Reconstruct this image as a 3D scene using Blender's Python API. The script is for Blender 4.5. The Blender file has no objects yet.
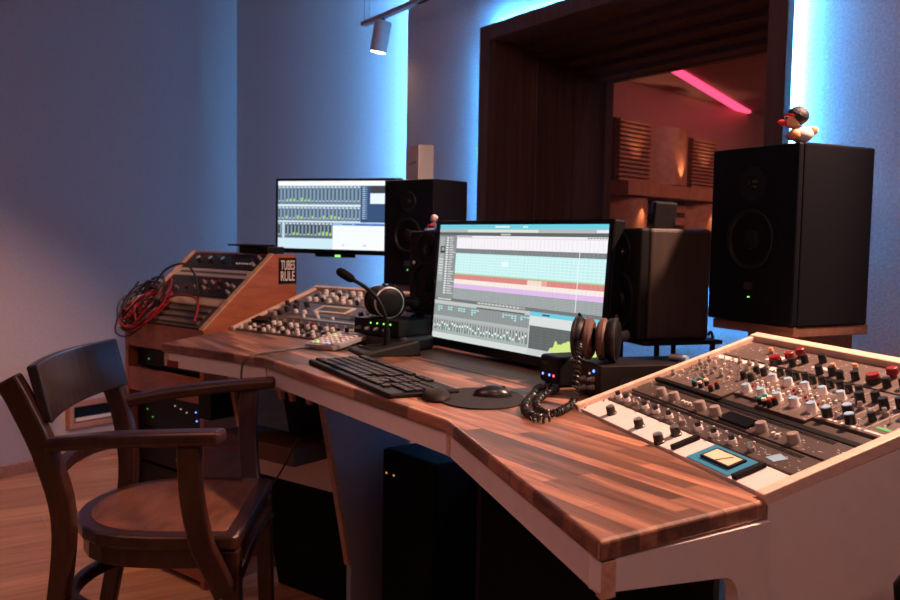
import bpy, bmesh, math, random
from mathutils import Vector as V, Matrix as MX
random.seed(7)
PI = math.pi
sc = bpy.context.scene
COL = sc.collection

# ------------------------------------------------------------------ materials
_mats = {}
def _new(name):
    m = bpy.data.materials.new(name); m.use_nodes = True
    nt = m.node_tree
    return m, nt, nt.nodes['Principled BSDF']
def plain(name, col, rough=.5, metal=0., spec=.5, noise=0., bump=0., scale=60, coat=0.):
    if name in _mats: return _mats[name]
    m, nt, b = _new(name)
    b.inputs['Base Color'].default_value = (*col, 1)
    b.inputs['Roughness'].default_value = rough
    b.inputs['Metallic'].default_value = metal
    b.inputs['Specular IOR Level'].default_value = spec
    b.inputs['Coat Weight'].default_value = coat
    if noise or bump:
        tc = nt.nodes.new('ShaderNodeTexCoord'); n = nt.nodes.new('ShaderNodeTexNoise')
        n.inputs['Scale'].default_value = scale; n.inputs['Detail'].default_value = 5
        nt.links.new(tc.outputs['Object'], n.inputs['Vector'])
        if noise:
            r = nt.nodes.new('ShaderNodeValToRGB')
            r.color_ramp.elements[0].position = .3; r.color_ramp.elements[1].position = .7
            r.color_ramp.elements[0].color = (*[c*(1-noise) for c in col], 1)
            r.color_ramp.elements[1].color = (*[min(1, c*(1+noise)) for c in col], 1)
            nt.links.new(n.outputs['Fac'], r.inputs['Fac']); nt.links.new(r.outputs['Color'], b.inputs['Base Color'])
        if bump:
            u = nt.nodes.new('ShaderNodeBump'); u.inputs['Strength'].default_value = bump; u.inputs['Distance'].default_value = .003
            nt.links.new(n.outputs['Fac'], u.inputs['Height']); nt.links.new(u.outputs['Normal'], b.inputs['Normal'])
    _mats[name] = m
    return m
def emit(name, col, s):
    if name in _mats: return _mats[name]
    m = bpy.data.materials.new(name); m.use_nodes = True; nt = m.node_tree
    nt.nodes.remove(nt.nodes['Principled BSDF'])
    e = nt.nodes.new('ShaderNodeEmission'); e.inputs['Color'].default_value = (*col, 1); e.inputs['Strength'].default_value = s
    nt.links.new(e.outputs[0], nt.nodes['Material Output'].inputs['Surface'])
    _mats[name] = m
    return m
def wood(name, dark, light, rough=.45, scale=(1.5, 26, 26), rot=0., planks=None, bump=.12, tones=(.42, 1.45), mortar=(.02, .008, .005), msize=.0012, coat=0.):
    """straight-grained wood along local X; planks=(length,width) adds butcher-block staves with a tone of their own"""
    if name in _mats: return _mats[name]
    m, nt, b = _new(name); N = nt.nodes; L = nt.links
    tc = N.new('ShaderNodeTexCoord'); mp = N.new('ShaderNodeMapping')
    mp.inputs['Rotation'].default_value = (0, 0, rot)
    L.new(tc.outputs['Object'], mp.inputs['Vector'])
    mg = N.new('ShaderNodeMapping'); mg.inputs['Scale'].default_value = scale
    L.new(mp.outputs['Vector'], mg.inputs['Vector'])
    n = N.new('ShaderNodeTexNoise'); n.inputs['Scale'].default_value = 2.6; n.inputs['Detail'].default_value = 7; n.inputs['Roughness'].default_value = .62
    n.inputs['Distortion'].default_value = .6
    L.new(mg.outputs['Vector'], n.inputs['Vector'])
    r = N.new('ShaderNodeValToRGB'); r.color_ramp.elements[0].position = .32; r.color_ramp.elements[1].position = .70
    r.color_ramp.elements[0].color = (*dark, 1); r.color_ramp.elements[1].color = (*light, 1)
    L.new(n.outputs['Fac'], r.inputs['Fac'])
    out = r.outputs['Color']
    if planks:
        br = N.new('ShaderNodeTexBrick'); br.inputs['Scale'].default_value = 1
        br.inputs['Brick Width'].default_value = planks[0]; br.inputs['Row Height'].default_value = planks[1]
        br.inputs['Mortar Size'].default_value = msize; br.inputs['Mortar Smooth'].default_value = .3
        br.inputs['Color1'].default_value = (tones[0], tones[0]*.95, tones[0]*.95, 1); br.inputs['Color2'].default_value = (tones[1], tones[1]*1.03, tones[1]*1.03, 1); br.inputs['Mortar'].default_value = (.4, .34, .32, 1)
        br.offset = .37; br.offset_frequency = 2; br.squash = .8; br.squash_frequency = 3
        L.new(mp.outputs['Vector'], br.inputs['Vector'])
        mx = N.new('ShaderNodeMix'); mx.data_type = 'RGBA'; mx.blend_type = 'MULTIPLY'; mx.inputs['Factor'].default_value = .85
        L.new(out, mx.inputs['A']); L.new(br.outputs['Color'], mx.inputs['B'])
        out = mx.outputs['Result']
    L.new(out, b.inputs['Base Color'])
    b.inputs['Roughness'].default_value = rough; b.inputs['Coat Weight'].default_value = coat; b.inputs['Coat Roughness'].default_value = .25
    u = N.new('ShaderNodeBump'); u.inputs['Strength'].default_value = bump; u.inputs['Distance'].default_value = .002
    L.new(n.outputs['Fac'], u.inputs['Height']); L.new(u.outputs['Normal'], b.inputs['Normal'])
    _mats[name] = m
    return m
def glass(name, tint=(.9, .9, .92)):
    if name in _mats: return _mats[name]
    m = bpy.data.materials.new(name); m.use_nodes = True; nt = m.node_tree; N = nt.nodes; L = nt.links
    N.remove(N['Principled BSDF'])
    t = N.new('ShaderNodeBsdfTransparent'); t.inputs['Color'].default_value = (*tint, 1)
    g = N.new('ShaderNodeBsdfGlossy'); g.inputs['Roughness'].default_value = .02
    lw_ = N.new('ShaderNodeLayerWeight'); lw_.inputs['Blend'].default_value = .5
    pw = N.new('ShaderNodeMath'); pw.operation = 'POWER'; pw.inputs[1].default_value = 4.0
    f = N.new('ShaderNodeMath'); f.operation = 'MULTIPLY_ADD'; f.inputs[1].default_value = .85; f.inputs[2].default_value = .04
    mx = N.new('ShaderNodeMixShader')
    L.new(lw_.outputs['Facing'], pw.inputs[0]); L.new(pw.outputs[0], f.inputs[0])
    L.new(f.outputs[0], mx.inputs[0]); L.new(t.outputs[0], mx.inputs[1]); L.new(g.outputs[0], mx.inputs[2])
    L.new(mx.outputs[0], N['Material Output'].inputs['Surface'])
    _mats[name] = m
    return m

WALL = plain('wall_paint', (.48, .44, .44), .9, noise=.05, bump=.25, scale=110, spec=.2)
FLEECE = plain('wall_fleece', (.60, .60, .64), .95, noise=.16, bump=.5, scale=170, spec=.1)
CEIL = plain('ceiling_paint', (.35, .33, .33), .9)
FLOORM = wood('floor_planks', (.30, .13, .065), (.56, .29, .16), .42, (1.2, 18, 18), rot=math.pi/2, planks=(1.5, .14), bump=.05, tones=(.75, 1.15))
BUTCHER = wood('butcher_block', (.14, .050, .028), (.42, .195, .120), .42, (2.2, 30, 30), planks=(.19, .0245), tones=(.10, 1.50), bump=.1, msize=.0006, coat=.08)
REARW = wood('rear_board_wood', (.10, .045, .028), (.24, .125, .08), .5, (1.6, 34, 34), planks=(.9, .06), bump=.12)
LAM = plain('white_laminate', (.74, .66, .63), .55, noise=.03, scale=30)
PLY = wood('plywood_edge', (.50, .27, .16), (.70, .44, .28), .5, (6, 40, 40), bump=.05)
CABW = wood('cabinet_wood', (.24, .065, .030), (.36, .115, .055), .4, (8, 3, 20), bump=.05)
CABE = wood('cabinet_edge_wood', (.40, .23, .14), (.60, .38, .25), .45, (3, 30, 30), bump=.05)
DKW = wood('dark_reveal_wood', (.075, .040, .030), (.15, .082, .060), .6, (30, 30, 1.2), bump=.15)
CHAIRW = wood('chair_dark_wood', (.014, .0045, .003), (.046, .0135, .007), .32, (14, 14, 3), bump=.05, coat=.3)
CHAIRT = wood('chair_top_wood', (.010, .006, .005), (.028, .014, .011), .25, (3, 14, 20), bump=.04, coat=.5)
SEATW = wood('chair_seat_wood', (.07, .026, .014), (.20, .074, .038), .42, (4, 12, 20), bump=.06, coat=.1)
BASEW = wood('baseboard_wood', (.30, .12, .06), (.45, .20, .10), .5, (3, 20, 20))
LIVEW = wood('live_room_wood', (.30, .14, .08), (.48, .25, .15), .45, (10, 10, 1))
BLK = plain('black_plastic', (.004, .004, .0045), .5, spec=.2)
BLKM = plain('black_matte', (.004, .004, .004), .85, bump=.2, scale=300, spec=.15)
BLKG = plain('black_gloss', (.005, .005, .006), .25, spec=.3)
SPKW = plain('speaker_lacquer', (.003, .0035, .006), .5, bump=.1, scale=250, spec=.14)
SPKV = wood('speaker_veneer', (.018, .011, .008), (.036, .023, .017), .5, (20, 20, 1.5))
CONE = plain('cone_black', (.004, .004, .005), .6, spec=.2)
RUB = plain('rubber_surround', (.006, .006, .007), .5, spec=.2)
ANTH = plain('anthracite_metal', (.012, .012, .014), .5, noise=.2, scale=120)
PNLD = plain('dark_panel', (.075, .056, .048), .45, metal=.3, noise=.15, scale=90)
PNLG = plain('grey_panel', (.15, .115, .10), .42, metal=.35, noise=.12, scale=60)
PNLW = plain('white_panel', (.66, .60, .58), .42, noise=.03, scale=40)
PNLB = plain('blue_grey_panel', (.13, .13, .19), .4, metal=.2)
SILV = plain('silver', (.62, .60, .58), .28, metal=.9)
KGRY = plain('knob_grey', (.24, .20, .18), .45)
KWHT = plain('knob_white', (.72, .68, .66), .4)
KBLK = plain('knob_black', (.010, .010, .010), .35)
KRED = plain('knob_red', (.20, .010, .016), .4)
KBLUE = plain('knob_cap_blue', (.24, .42, .58), .4)
KTEAL = plain('knob_cap_teal', (.03, .26, .30), .4)
KCRM = plain('knob_cap_cream', (.78, .66, .48), .45)
KORG = plain('lamp_cap_orange', (.80, .36, .18), .4)
TEAL = plain('teal_plate', (.03, .21, .36), .45)
CREAM = plain('meter_face', (.72, .60, .42), .5)
LEATH = plain('brown_leather', (.085, .045, .035), .55, bump=.2, scale=200)
CABR = plain('cable_red', (.26, .006, .018), .45)
CABK = plain('cable_black', (.008, .008, .009), .42)
GRNT = plain('green_marking', (.05, .45, .12), .5)
PADM = plain('mouse_pad_cloth', (.009, .009, .012), .9, bump=.2, scale=400)
LWHITE = plain('white_card', (.80, .66, .60), .6)
LGREY = plain('grey_card', (.20, .20, .22), .6)
INK = plain('ink_grey', (.30, .24, .22), .7)
LEDB = emit('led_blue_light', (.08, .44, 1.0), 250)
LEDC = emit('led_blue_wash', (.12, .44, 1.0), 420)
LEDR = emit('led_red_light', (1, .06, .14), 3.2)
LAMP = emit('lamp_warm', (1, .66, .46), 18)
DOTB = emit('indicator_blue', (.12, .25, 1), 3)
DOTG = emit('indicator_green', (.25, 1, .12), 2.2)
DOTR = emit('indicator_red', (1, .05, .12), 4)
DOTW = emit('indicator_white', (1, .75, .6), .45)
DOTD = emit('indicator_green_dim', (.25, 1, .2), .35)
GLASS = glass('window_glass')

# ------------------------------------------------------------------ mesh builder
class M:
    def __init__(s): s.bm = bmesh.new(); s.mi = 0
    def _add(s, vs, fs, T=None):
        bv = [s.bm.verts.new(T @ V(v) if T else V(v)) for v in vs]
        for f in fs:
            try:
                fc = s.bm.faces.new([bv[i] for i in f]); fc.material_index = s.mi
            except ValueError: pass
        return s
    def mat(s, i): s.mi = i; return s
    def box(s, a, b, T=None):
        x0, y0, z0 = a; x1, y1, z1 = b
        return s._add([(x0,y0,z0),(x1,y0,z0),(x1,y1,z0),(x0,y1,z0),(x0,y0,z1),(x1,y0,z1),(x1,y1,z1),(x0,y1,z1)],
                      [(3,2,1,0),(4,5,6,7),(0,1,5,4),(1,2,6,5),(2,3,7,6),(3,0,4,7)], T)
    def quad(s, pts, T=None): return s._add(pts, [tuple(range(len(pts)))], T)
    def prism(s, poly, z0, z1, T=None):
        n = len(poly)
        vs = [(p[0], p[1], z0) for p in poly] + [(p[0], p[1], z1) for p in poly]
        fs = [tuple(range(n-1, -1, -1)), tuple(range(n, 2*n))] + [(i, (i+1) % n, n+(i+1) % n, n+i) for i in range(n)]
        return s._add(vs, fs, T)
    def lathe(s, prof, n=24, T=None, cap=True):
        """prof: list of (r, z) around local Z"""
        vs = []; fs = []
        for r, z in prof:
            for k in range(n):
                a = 2*PI*k/n; vs.append((r*math.cos(a), r*math.sin(a), z))
        for i in range(len(prof)-1):
            for k in range(n):
                k2 = (k+1) % n
                fs.append((i*n+k, i*n+k2, (i+1)*n+k2, (i+1)*n+k))
        if cap:
            fs.append(tuple(range(n-1, -1, -1))); fs.append(tuple((len(prof)-1)*n+k for k in range(n)))
        return s._add(vs, fs, T)
    def tube(s, pts, r, n=8, T=None, closed=False, flat=1.):
        pts = [V(p) for p in pts]; m = len(pts)
        rr = r if isinstance(r, (list, tuple)) else [r]*m
        vs = []; fs = []
        t0 = (pts[1]-pts[0]).normalized()
        up = V((0, 0, 1)) if abs(t0.z) < .9 else V((1, 0, 0))
        nrm = (up - t0*up.dot(t0)).normalized()
        for i in range(m):
            if closed: t = (pts[(i+1) % m]-pts[i-1]).normalized()
            else: t = (pts[min(i+1, m-1)]-pts[max(i-1, 0)]).normalized()
            nrm = (nrm - t*nrm.dot(t))
            nrm = nrm.normalized() if nrm.length > 1e-6 else V((1, 0, 0))
            bn = t.cross(nrm)
            for k in range(n):
                a = 2*PI*k/n
                vs.append(pts[i] + nrm*(rr[i]*flat*math.cos(a)) + bn*(rr[i]*math.sin(a)))
        seg = m if closed else m-1
        for i in range(seg):
            j = (i+1) % m
            for k in range(n):
                k2 = (k+1) % n
                fs.append((i*n+k, i*n+k2, j*n+k2, j*n+k))
        if not closed:
            fs.append(tuple(range(n-1, -1, -1))); fs.append(tuple((m-1)*n+k for k in range(n)))
        return s._add(vs, fs, T)
    def sweep(s, pts, w, h, T=None):
        """rectangular bar along pts, w across (horizontal), h in the other direction"""
        pts = [V(p) for p in pts]; m = len(pts); vs = []; fs = []
        ww = w if isinstance(w, (list, tuple)) else [w]*m
        hh = h if isinstance(h, (list, tuple)) else [h]*m
        for i in range(m):
            t = (pts[min(i+1, m-1)]-pts[max(i-1, 0)]).normalized()
            if abs(t.z) > .7: side = V((1, 0, 0))
            else: side = V((0, 0, 1)).cross(t)
            side = (side - t*side.dot(t)).normalized(); up = t.cross(side)
            for a, b in ((-1,-1),(1,-1),(1,1),(-1,1)):
                vs.append(pts[i] + side*(a*ww[i]/2) + up*(b*hh[i]/2))
        for i in range(m-1):
            for k in range(4):
                k2 = (k+1) % 4
                fs.append((i*4+k, i*4+k2, (i+1)*4+k2, (i+1)*4+k))
        fs.append((3,2,1,0)); fs.append(tuple((m-1)*4+k for k in range(4)))
        return s._add(vs, fs, T)
    def ball(s, c, r, T=None, n=12, sc_=(1,1,1)):
        prof = []
        for i in range(n+1):
            a = -PI/2 + PI*i/n
            prof.append((max(1e-5, math.cos(a)*r), math.sin(a)*r))
        X = MX.Translation(c) @ MX.Diagonal((*sc_, 1))
        return s.lathe(prof, 2*n, (T @ X) if T else X, cap=False)
    def build(s, name, mats, parent=None, T=None, bevel=0., smooth=False, seg=2):
        bm = s.bm
        bmesh.ops.recalc_face_normals(bm, faces=bm.faces)
        me = bpy.data.meshes.new(name); bm.to_mesh(me); bm.free()
        for m in (mats if isinstance(mats, (list, tuple)) else [mats]): me.materials.append(m)
        o = bpy.data.objects.new(name, me); COL.objects.link(o)
        if parent: o.parent = parent
        if T is not None: o.matrix_local = T
        if smooth:
            for p in me.polygons: p.use_smooth = True
            me.set_sharp_from_angle(angle=math.radians(38))
        if bevel:
            md = o.modifiers.new('bevel', 'BEVEL'); md.width = bevel; md.segments = seg; md.limit_method = 'ANGLE'; md.angle_limit = math.radians(35)
        return o
def tag(o, label, cat, group=None, kind=None):
    if label: o['label'] = label
    if cat: o['category'] = cat
    if group: o['group'] = group
    if kind: o['kind'] = kind
    return o
def thing(name, label, cat, T=None, group=None):
    o = bpy.data.objects.new(name, None); o.empty_display_size = .05; COL.objects.link(o)
    if T is not None: o.matrix_world = T
    return tag(o, label, cat, group)
def struct(o): o['kind'] = 'structure'; return o
def frame(origin, ex, ey):
    ex = V(ex).normalized(); ey = V(ey); ey = (ey - ex*ey.dot(ex)).normalized(); ez = ex.cross(ey)
    m = MX((ex, ey, ez)).transposed().to_4x4(); m.translation = V(origin); return m
def at(x, y, z, rz=0., rx=0., ry=0.):
    return MX.Translation((x, y, z)) @ MX.Rotation(rz, 4, 'Z') @ MX.Rotation(rx, 4, 'X') @ MX.Rotation(ry, 4, 'Y')
def copy_child(o, parent, T=None):
    c = o.copy(); COL.objects.link(c); c.parent = parent
    if T is not None: c.matrix_local = T
    return c
def smooth_path(pts, n=8, closed=False):
    P = [V(p) for p in pts]; out = []; m = len(P)
    rng = m if closed else m-1
    for i in range(rng):
        p0 = P[(i-1) % m] if closed or i > 0 else P[0]; p1 = P[i]; p2 = P[(i+1) % m]
        p3 = P[(i+2) % m] if closed or i+2 < m else P[-1]
        for k in range(n):
            t = k/n
            out.append(.5*((2*p1) + (p2-p0)*t + (2*p0-5*p1+4*p2-p3)*t*t + (3*p1-p0-3*p2+p3)*t**3))
    if not closed: out.append(P[-1])
    return out
def text_mesh(name, body, size, mat, parent, T, stretch=1., align='CENTER'):
    cu = bpy.data.curves.new(name, 'FONT'); cu.body = body; cu.size = size; cu.align_x = align; cu.align_y = 'CENTER'; cu.extrude = .0004
    cu.resolution_u = 3; cu.offset = size*.004
    to = bpy.data.objects.new(name, cu); COL.objects.link(to)
    dg = bpy.context.evaluated_depsgraph_get()
    me = bpy.data.meshes.new_from_object(to.evaluated_get(dg)); bpy.data.objects.remove(to); bpy.data.curves.remove(cu)
    me.name = name; me.materials.clear(); me.materials.append(mat)
    o = bpy.data.objects.new(name, me); COL.objects.link(o); o.parent = parent
    o.matrix_local = T @ MX.Diagonal((stretch, 1, 1, 1)); return o

# ------------------------------------------------------------------ room shell
CZ = 2.45
struct(M().box((-6.2, -1.6, -.06), (1.4, 2.3, 0)).build('floor', FLOORM))
struct(M().box((-6.2, -1.6, CZ), (1.4, 2.3, CZ+.05)).build('ceiling', CEIL))
# front wall with the window opening (panel stands proud of the recess on the left)
WX0, WX1, WZ0, WZ1 = -2.395, -1.285, .94, 1.665
w = M()
w.box((-2.983, 1.70, 0), (-2.80, 1.765, CZ)); w.box((-2.80, 1.70, 0), (WX0, 1.87, CZ)); w.box((WX1, 1.70, 0), (1.4, 1.87, CZ))
w.box((WX0, 1.70, 0), (WX1, 1.87, WZ0)); w.box((WX0, 1.70, WZ1), (WX1, 1.87, CZ))
struct(w.build('wall_front', FLEECE))
struct(M().box((-.10, 0, 0), (1.85, .07, CZ), at(-4.41, 1.524, 0, math.atan2(.28, 1))).build('wall_recess', WALL))
LW = frame((-3.967, .379, 0), (-.361, .9325, 0), (0, 0, 1))        # x along the wall, y up, z into/out of room
struct(M().box((-2.7, 0, -.08), (1.30, CZ, 0), LW).build('wall_left', WALL))
bb = struct(M().box((-2.7, 0, 0), (1.225, .05, .014), LW).build('baseboard_left', BASEW, bevel=.003))
struct(M().box((-3.7, -1.6, 0), (1.4, -1.5, CZ)).build('wall_rear', WALL))
struct(M().box((1.3, -1.6, 0), (1.4, 2.3, CZ)).build('wall_right', WALL))

# window between the two rooms: proud frame, stepped reveal, glass
win = M()
fo = (-2.432, -1.253, .90, 1.694)
def ring(m, x0, x1, z0, z1, X0, X1, Z0, Z1, y0, y1):
    """frame between outer X0..X1,Z0..Z1 and inner x0..x1,z0..z1"""
    m.box((X0, y0, Z0), (x0, y1, Z1)); m.box((x1, y0, Z0), (X1, y1, Z1))
    m.box((x0, y0, Z0), (x1, y1, z0)); m.box((x0, y0, z1), (x1, y1, Z1))
ring(win, WX0+.018, WX1-.018, WZ0, WZ1-.018, fo[0], fo[1], fo[2], fo[3], 1.655, 1.679)
ring(win, WX0+.018, WX1-.018, WZ0+.001, WZ1-.018, WX0+.002, WX1-.002, WZ0-.002, WZ1-.002, 1.679, 1.80)
wo = struct(win.build('window_1', DKW, bevel=.002))
ys = [1.80, 1.865, 1.955, 2.045, 2.125, 2.20]
for i in range(5):
    q = M(); s_ = .012*(i+1)*.55; zt = WZ1-.018-.014*(i+1)
    ring(q, WX0+.018-.010*(i+1)+(i % 2)*.004, WX1-.018, WZ0, zt, WX0-.08, WX1+.3, WZ0-.05, WZ1+.06, ys[i]+.004, ys[i+1]-.004)
    q.build('reveal_board', DKW, wo)
q = M(); ring(q, WX0-.045, WX1+.02, WZ0-.02, WZ1-.005, WX0-.09, WX1+.05, WZ0-.06, WZ1+.05, 1.872, 2.215)
q.build('reveal_gap', BLKM, wo)
q = M(); ring(q, WX0-.022, WX1+.2, WZ0+.01, 1.575, WX0-.06, WX1+.5, WZ0-.05, WZ1+.2, 2.20, 2.235)
q.build('inner_frame', DKW, wo)
M().box((WX0-.03, 2.212, WZ0), (WX1+.22, 2.220, 1.60)).build('window_pane', GLASS, wo)
M().quad([(WX0+.019, 1.80, WZ0+.002), (WX1-.019, 1.80, WZ0+.002), (WX1-.019, 1.88, WZ1-.035), (WX0+.019, 1.88, WZ1-.035),]).build('front_pane', GLASS, wo)
# LED strips behind the frame
def strip(name, boxes, m, label):
    t = M()
    for a, b in boxes: t.box(a, b)
    o = t.build(name, m); return tag(o, label, 'light strip')
strip('led_strip', [((fo[0]+.022, 1.6800, fo[2]+.02), (fo[0]+.034, 1.6890, fo[3]-.022)), ((fo[1]-.026, 1.6800, fo[2]+.02), (fo[1]-.014, 1.6890, fo[3]-.022)),
      ((fo[0]+.022, 1.6800, fo[3]-.022), (fo[1]-.014, 1.6890, fo[3]-.012)), ((fo[0]+.022, 1.6800, fo[2]+.010), (fo[1]-.014, 1.6890, fo[2]+.020))], LEDB,
      'glowing blue LED strip running round behind the dark window frame')
lt = M(); Tl = at(-2.995, 1.724, 0, math.radians(25)); lt.box((-.010, 0, .02), (.010, .0012, CZ-.02), Tl)
lt = tag(lt.build('led_strip', LEDC), 'upright blue LED strip hidden behind the left edge of the window wall', 'light strip')
lt2 = M(); lt2.box((-.0115, -.004, .02), (.0115, -.0004, CZ-.02), Tl); lt2.box((-.0115, -.004, .02), (-.0103, .0034, CZ-.02), Tl)
lt2.build('strip_shield', BLKM, lt)  # unseen shield added to keep the strip's light off the left wall

# room beyond the glass
LR = frame((-3.2, 3.0, 0), (-.24, .97, 0), (0, 0, 1))            # x along its left wall, y up, z = towards... right-handed
struct(M().box((-.9, 0, -.10), (2.6, 1.8, -.04), LR @ MX.Scale(-1, 4, (0, 0, 1)) if False else LR).build('wall_beyond', plain('live_wall', (.42, .25, .2), .8)) )
struct(M().box((-4.2, 2.25, 1.80), (1.2, 5.9, 1.86)).build('ceiling_beyond', plain('live_ceiling', (.34, .20, .18), .8)))
struct(M().box((-4.2, 2.25, -.05), (1.2, 5.9, 0)).build('floor_beyond', FLOORM))
struct(M().box((-4.2, 5.4, 0), (1.2, 5.5, 1.86)).build('wall_beyond_end', plain('live_wall', (.42, .25, .2), .8)))
struct(M().box((1.1, 2.25, 0), (1.2, 5.4, 1.86)).build('wall_beyond_right', plain('live_wall', (.42, .25, .2), .8)))
def lr(s, y, dz): return LR @ V((s, y, dz))
# LR local z points: ex x ey
SG = 1 if (LR.to_3x3() @ V((0, 0, 1))).x > 0 else -1
def live_slats(s0, s1, y0, y1, label):
    t = thing('slatted_panel', label, 'wall panel', LR @ MX.Translation((s0, y0, 0)), 'wooden panels in the room beyond')
    M().box((0, 0, SG*-.03), (s1-s0, y1-y0, SG*.0)).build('backing', plain('slat_back', (.10, .045, .03), .7), t)
    m = M(); n = 14
    for i in range(n):
        a = (y1-y0)*(i+.12)/n; b = (y1-y0)*(i+.70)/n
        m.box((.01, a, 0), (s1-s0-.01, b, SG*.022))
    m.build('slats', LIVEW, t)
def live_cyl(s0, s1, y0, y1, label):
    t = thing('curved_panel', label, 'wall panel', LR @ MX.Translation((s0, y0, 0)), 'wooden panels in the room beyond')
    W = s1-s0; n = 20
    poly = [(W*i/n, .075*math.sin(PI*i/n)*SG) for i in range(n+1)]
    X = MX(((1, 0, 0, 0), (0, 0, 1, 0), (0, 1, 0, 0), (0, 0, 0, 1)))
    M().prism(poly, 0, y1-y0, X).build('curved_board', LIVEW, t, smooth=True)
live_slats(-.03, .28, 1.30, 1.60, 'wide slatted wooden panel nearest the window frame, seen through the glass')
live_cyl(.29, .67, 1.30, 1.59, 'curved upper wooden panel between the two slatted ones, seen through the glass')
live_slats(.68, .98, 1.30, 1.57, 'farther slatted wooden panel behind the tall right speaker, seen through the glass')
live_cyl(-.06, .28, .30, 1.22, 'curved lower wooden panel just right of the inner window frame')
live_slats(.29, .66, .30, 1.22, 'slatted lower wooden panel behind the mini speaker')
live_cyl(.67, 1.02, .30, 1.22, 'curved lower wooden panel glowing beside the tall right speaker')
tt = M()
tt.box((-.06, 1.228, 0), (1.05, 1.292, SG*.10), LR)
tag(tt.build('lamp_shelf', LIVEW, bevel=.002), 'wooden band between upper and lower panels in the room beyond', 'shelf')
q = M(); q.prism([(-2.905, 3.0), (-2.845, 2.98), (-3.56, 4.40), (-3.62, 4.38)], 1.785, 1.797)
tag(q.build('ceiling_light_strip', LEDR), 'glowing red light strip on the ceiling beyond the glass', 'light strip')
del tt

# low framed opening on the left wall
v = thing('wall_vent', 'low wooden framed opening in the left wall behind the chair back', 'vent', LW @ MX.Translation((.285, .155, 0)))
m = M(); m.box((0, 0, .0005), (.27, .022, .035)); m.box((0, .095, .0005), (.27, .115, .035)); m.box((0, .022, .0005), (.022, .095, .035)); m.box((.248, .022, .0005), (.27, .095, .035))
m.build('vent_frame', BASEW, v, bevel=.002)
M().box((.022, .022, .0005), (.248, .095, .006)).build('vent_opening', BLKM, v)
M().box((.04, .028, .007), (.24, .042, .02)).build('damper', LAM, v)

# ------------------------------------------------------------------ desk
U0 = V((.955, -.298, 0)); N0 = V((.298, .955, 0)); th = math.radians(18.3)
FR_ = V((-1.075, .931, .74)); DR = N0*math.cos(th) + V((0, 0, math.sin(th)))
MR = frame(FR_, U0, DR)                 # right rack plane: x across, y up the slope, z out of the panel
U1 = V((.955, .298, 0)); N1 = V((-.298, .955, 0)); GL = V((-2.44, .824, .74))
DL = N1*math.cos(th) + V((0, 0, math.sin(th)))
ML = frame(GL, U1, DL)                  # left rack plane
desk = thing('studio_desk', 'large angled studio desk with wooden top, pale fascia and two sloping racks', 'desk', at(-1.4, .9, 0))
DI = desk.matrix_world.inverted()
def dp(m, name, mat, **k):              # desk parts are modelled in world coordinates
    o = m.build(name, mat, None, **k); o.parent = desk; o.matrix_parent_inverse = DI; return o
TOP = [(-2.193, .567), (-1.836, .696), (-1.096, .699), (-.581, .537), (-.588, .779), (-1.075, .931), (-1.075, .995), (-1.97, .995), (-1.96, .973), (-2.44, .824)]
dp(M().prism(TOP, .719, .74), 'desktop', BUTCHER, bevel=.004, seg=3)
dp(M().prism([(-1.97, 1.001), (-1.075, 1.001), (-1.06, 1.22), (-2.03, 1.22)], .719, .739), 'rear_board', REARW, bevel=.003)
def fascia(a, b, ins, z0=.684, z1=.718, th_=.016):
    a = V((*a, 0)); b = V((*b, 0)); t = (b-a).normalized(); n = V((-t.y, t.x, 0))
    a = a + n*ins; b = b + n*ins
    return M().prism([tuple((a)[:2]), tuple(b[:2]), tuple((b+n*th_)[:2]), tuple((a+n*th_)[:2])], z0, z1)
dp(fascia((-2.17, .567+.008), (-1.838, .696), .006), 'fascia', LAM)
dp(fascia((-1.832, .696), (-1.103, .699), .006), 'fascia', LAM)
dp(fascia((-1.092, .698), (-.592, .5405), .006), 'fascia', LAM)
for pl_ in ([(-1.103, .7045), (-1.092, .7035), (-1.088, .722), (-1.103, .722)], [(-.592, .5445), (-.581, .541), (-.581, .558), (-.588, .560)], [(-2.193, .575), (-2.17, .583), (-2.176, .60), (-2.199, .59)]):
    fo_ = dp(M().prism(pl_, .684, .7185), 'fascia_end', PLY); fo_['label'] = 'brown plywood strip ending the pale fascia'
tq = V((-2.17+.836*.0, 0, 0)); o = dp(fascia((-2.176, .5735), (-2.135, .5885), .0045, .684, .700, .002), 'tag', KRED); o['label'] = 'small dark red tag on the left end of the fascia'
# right end panel with the rounded cut-out
X1_ = -.583
prof = [(.541, .7185), (.541, .690), (.705, .672)]
for i in range(7):
    a = PI/2*i/6; prof.append((.705+.026*math.sin(a), .646+.026*math.cos(a)))
prof += [(.731, 0.), (.779, 0.), (.779, .7185)]
T_ = MX(((0, 0, 1, 0), (1, 0, 0, 0), (0, 1, 0, 0), (0, 0, 0, 1)))     # (y,z,x)
ep = dp(M().prism(prof, X1_-.016, X1_, T_), 'end_panel', LAM)
q = M(); X2 = X1_-.016
for (a, b) in zip(prof[1:11], prof[2:11]):
    q.quad([(a[0], a[1], X2), (b[0], b[1], X2), (b[0], b[1], X1_-.0005), (a[0], a[1], X1_-.0005)], T_ @ MX.Translation((.0004, -.0004, 0)))
dp(q, 'end_panel_edge', PLY)
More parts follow.
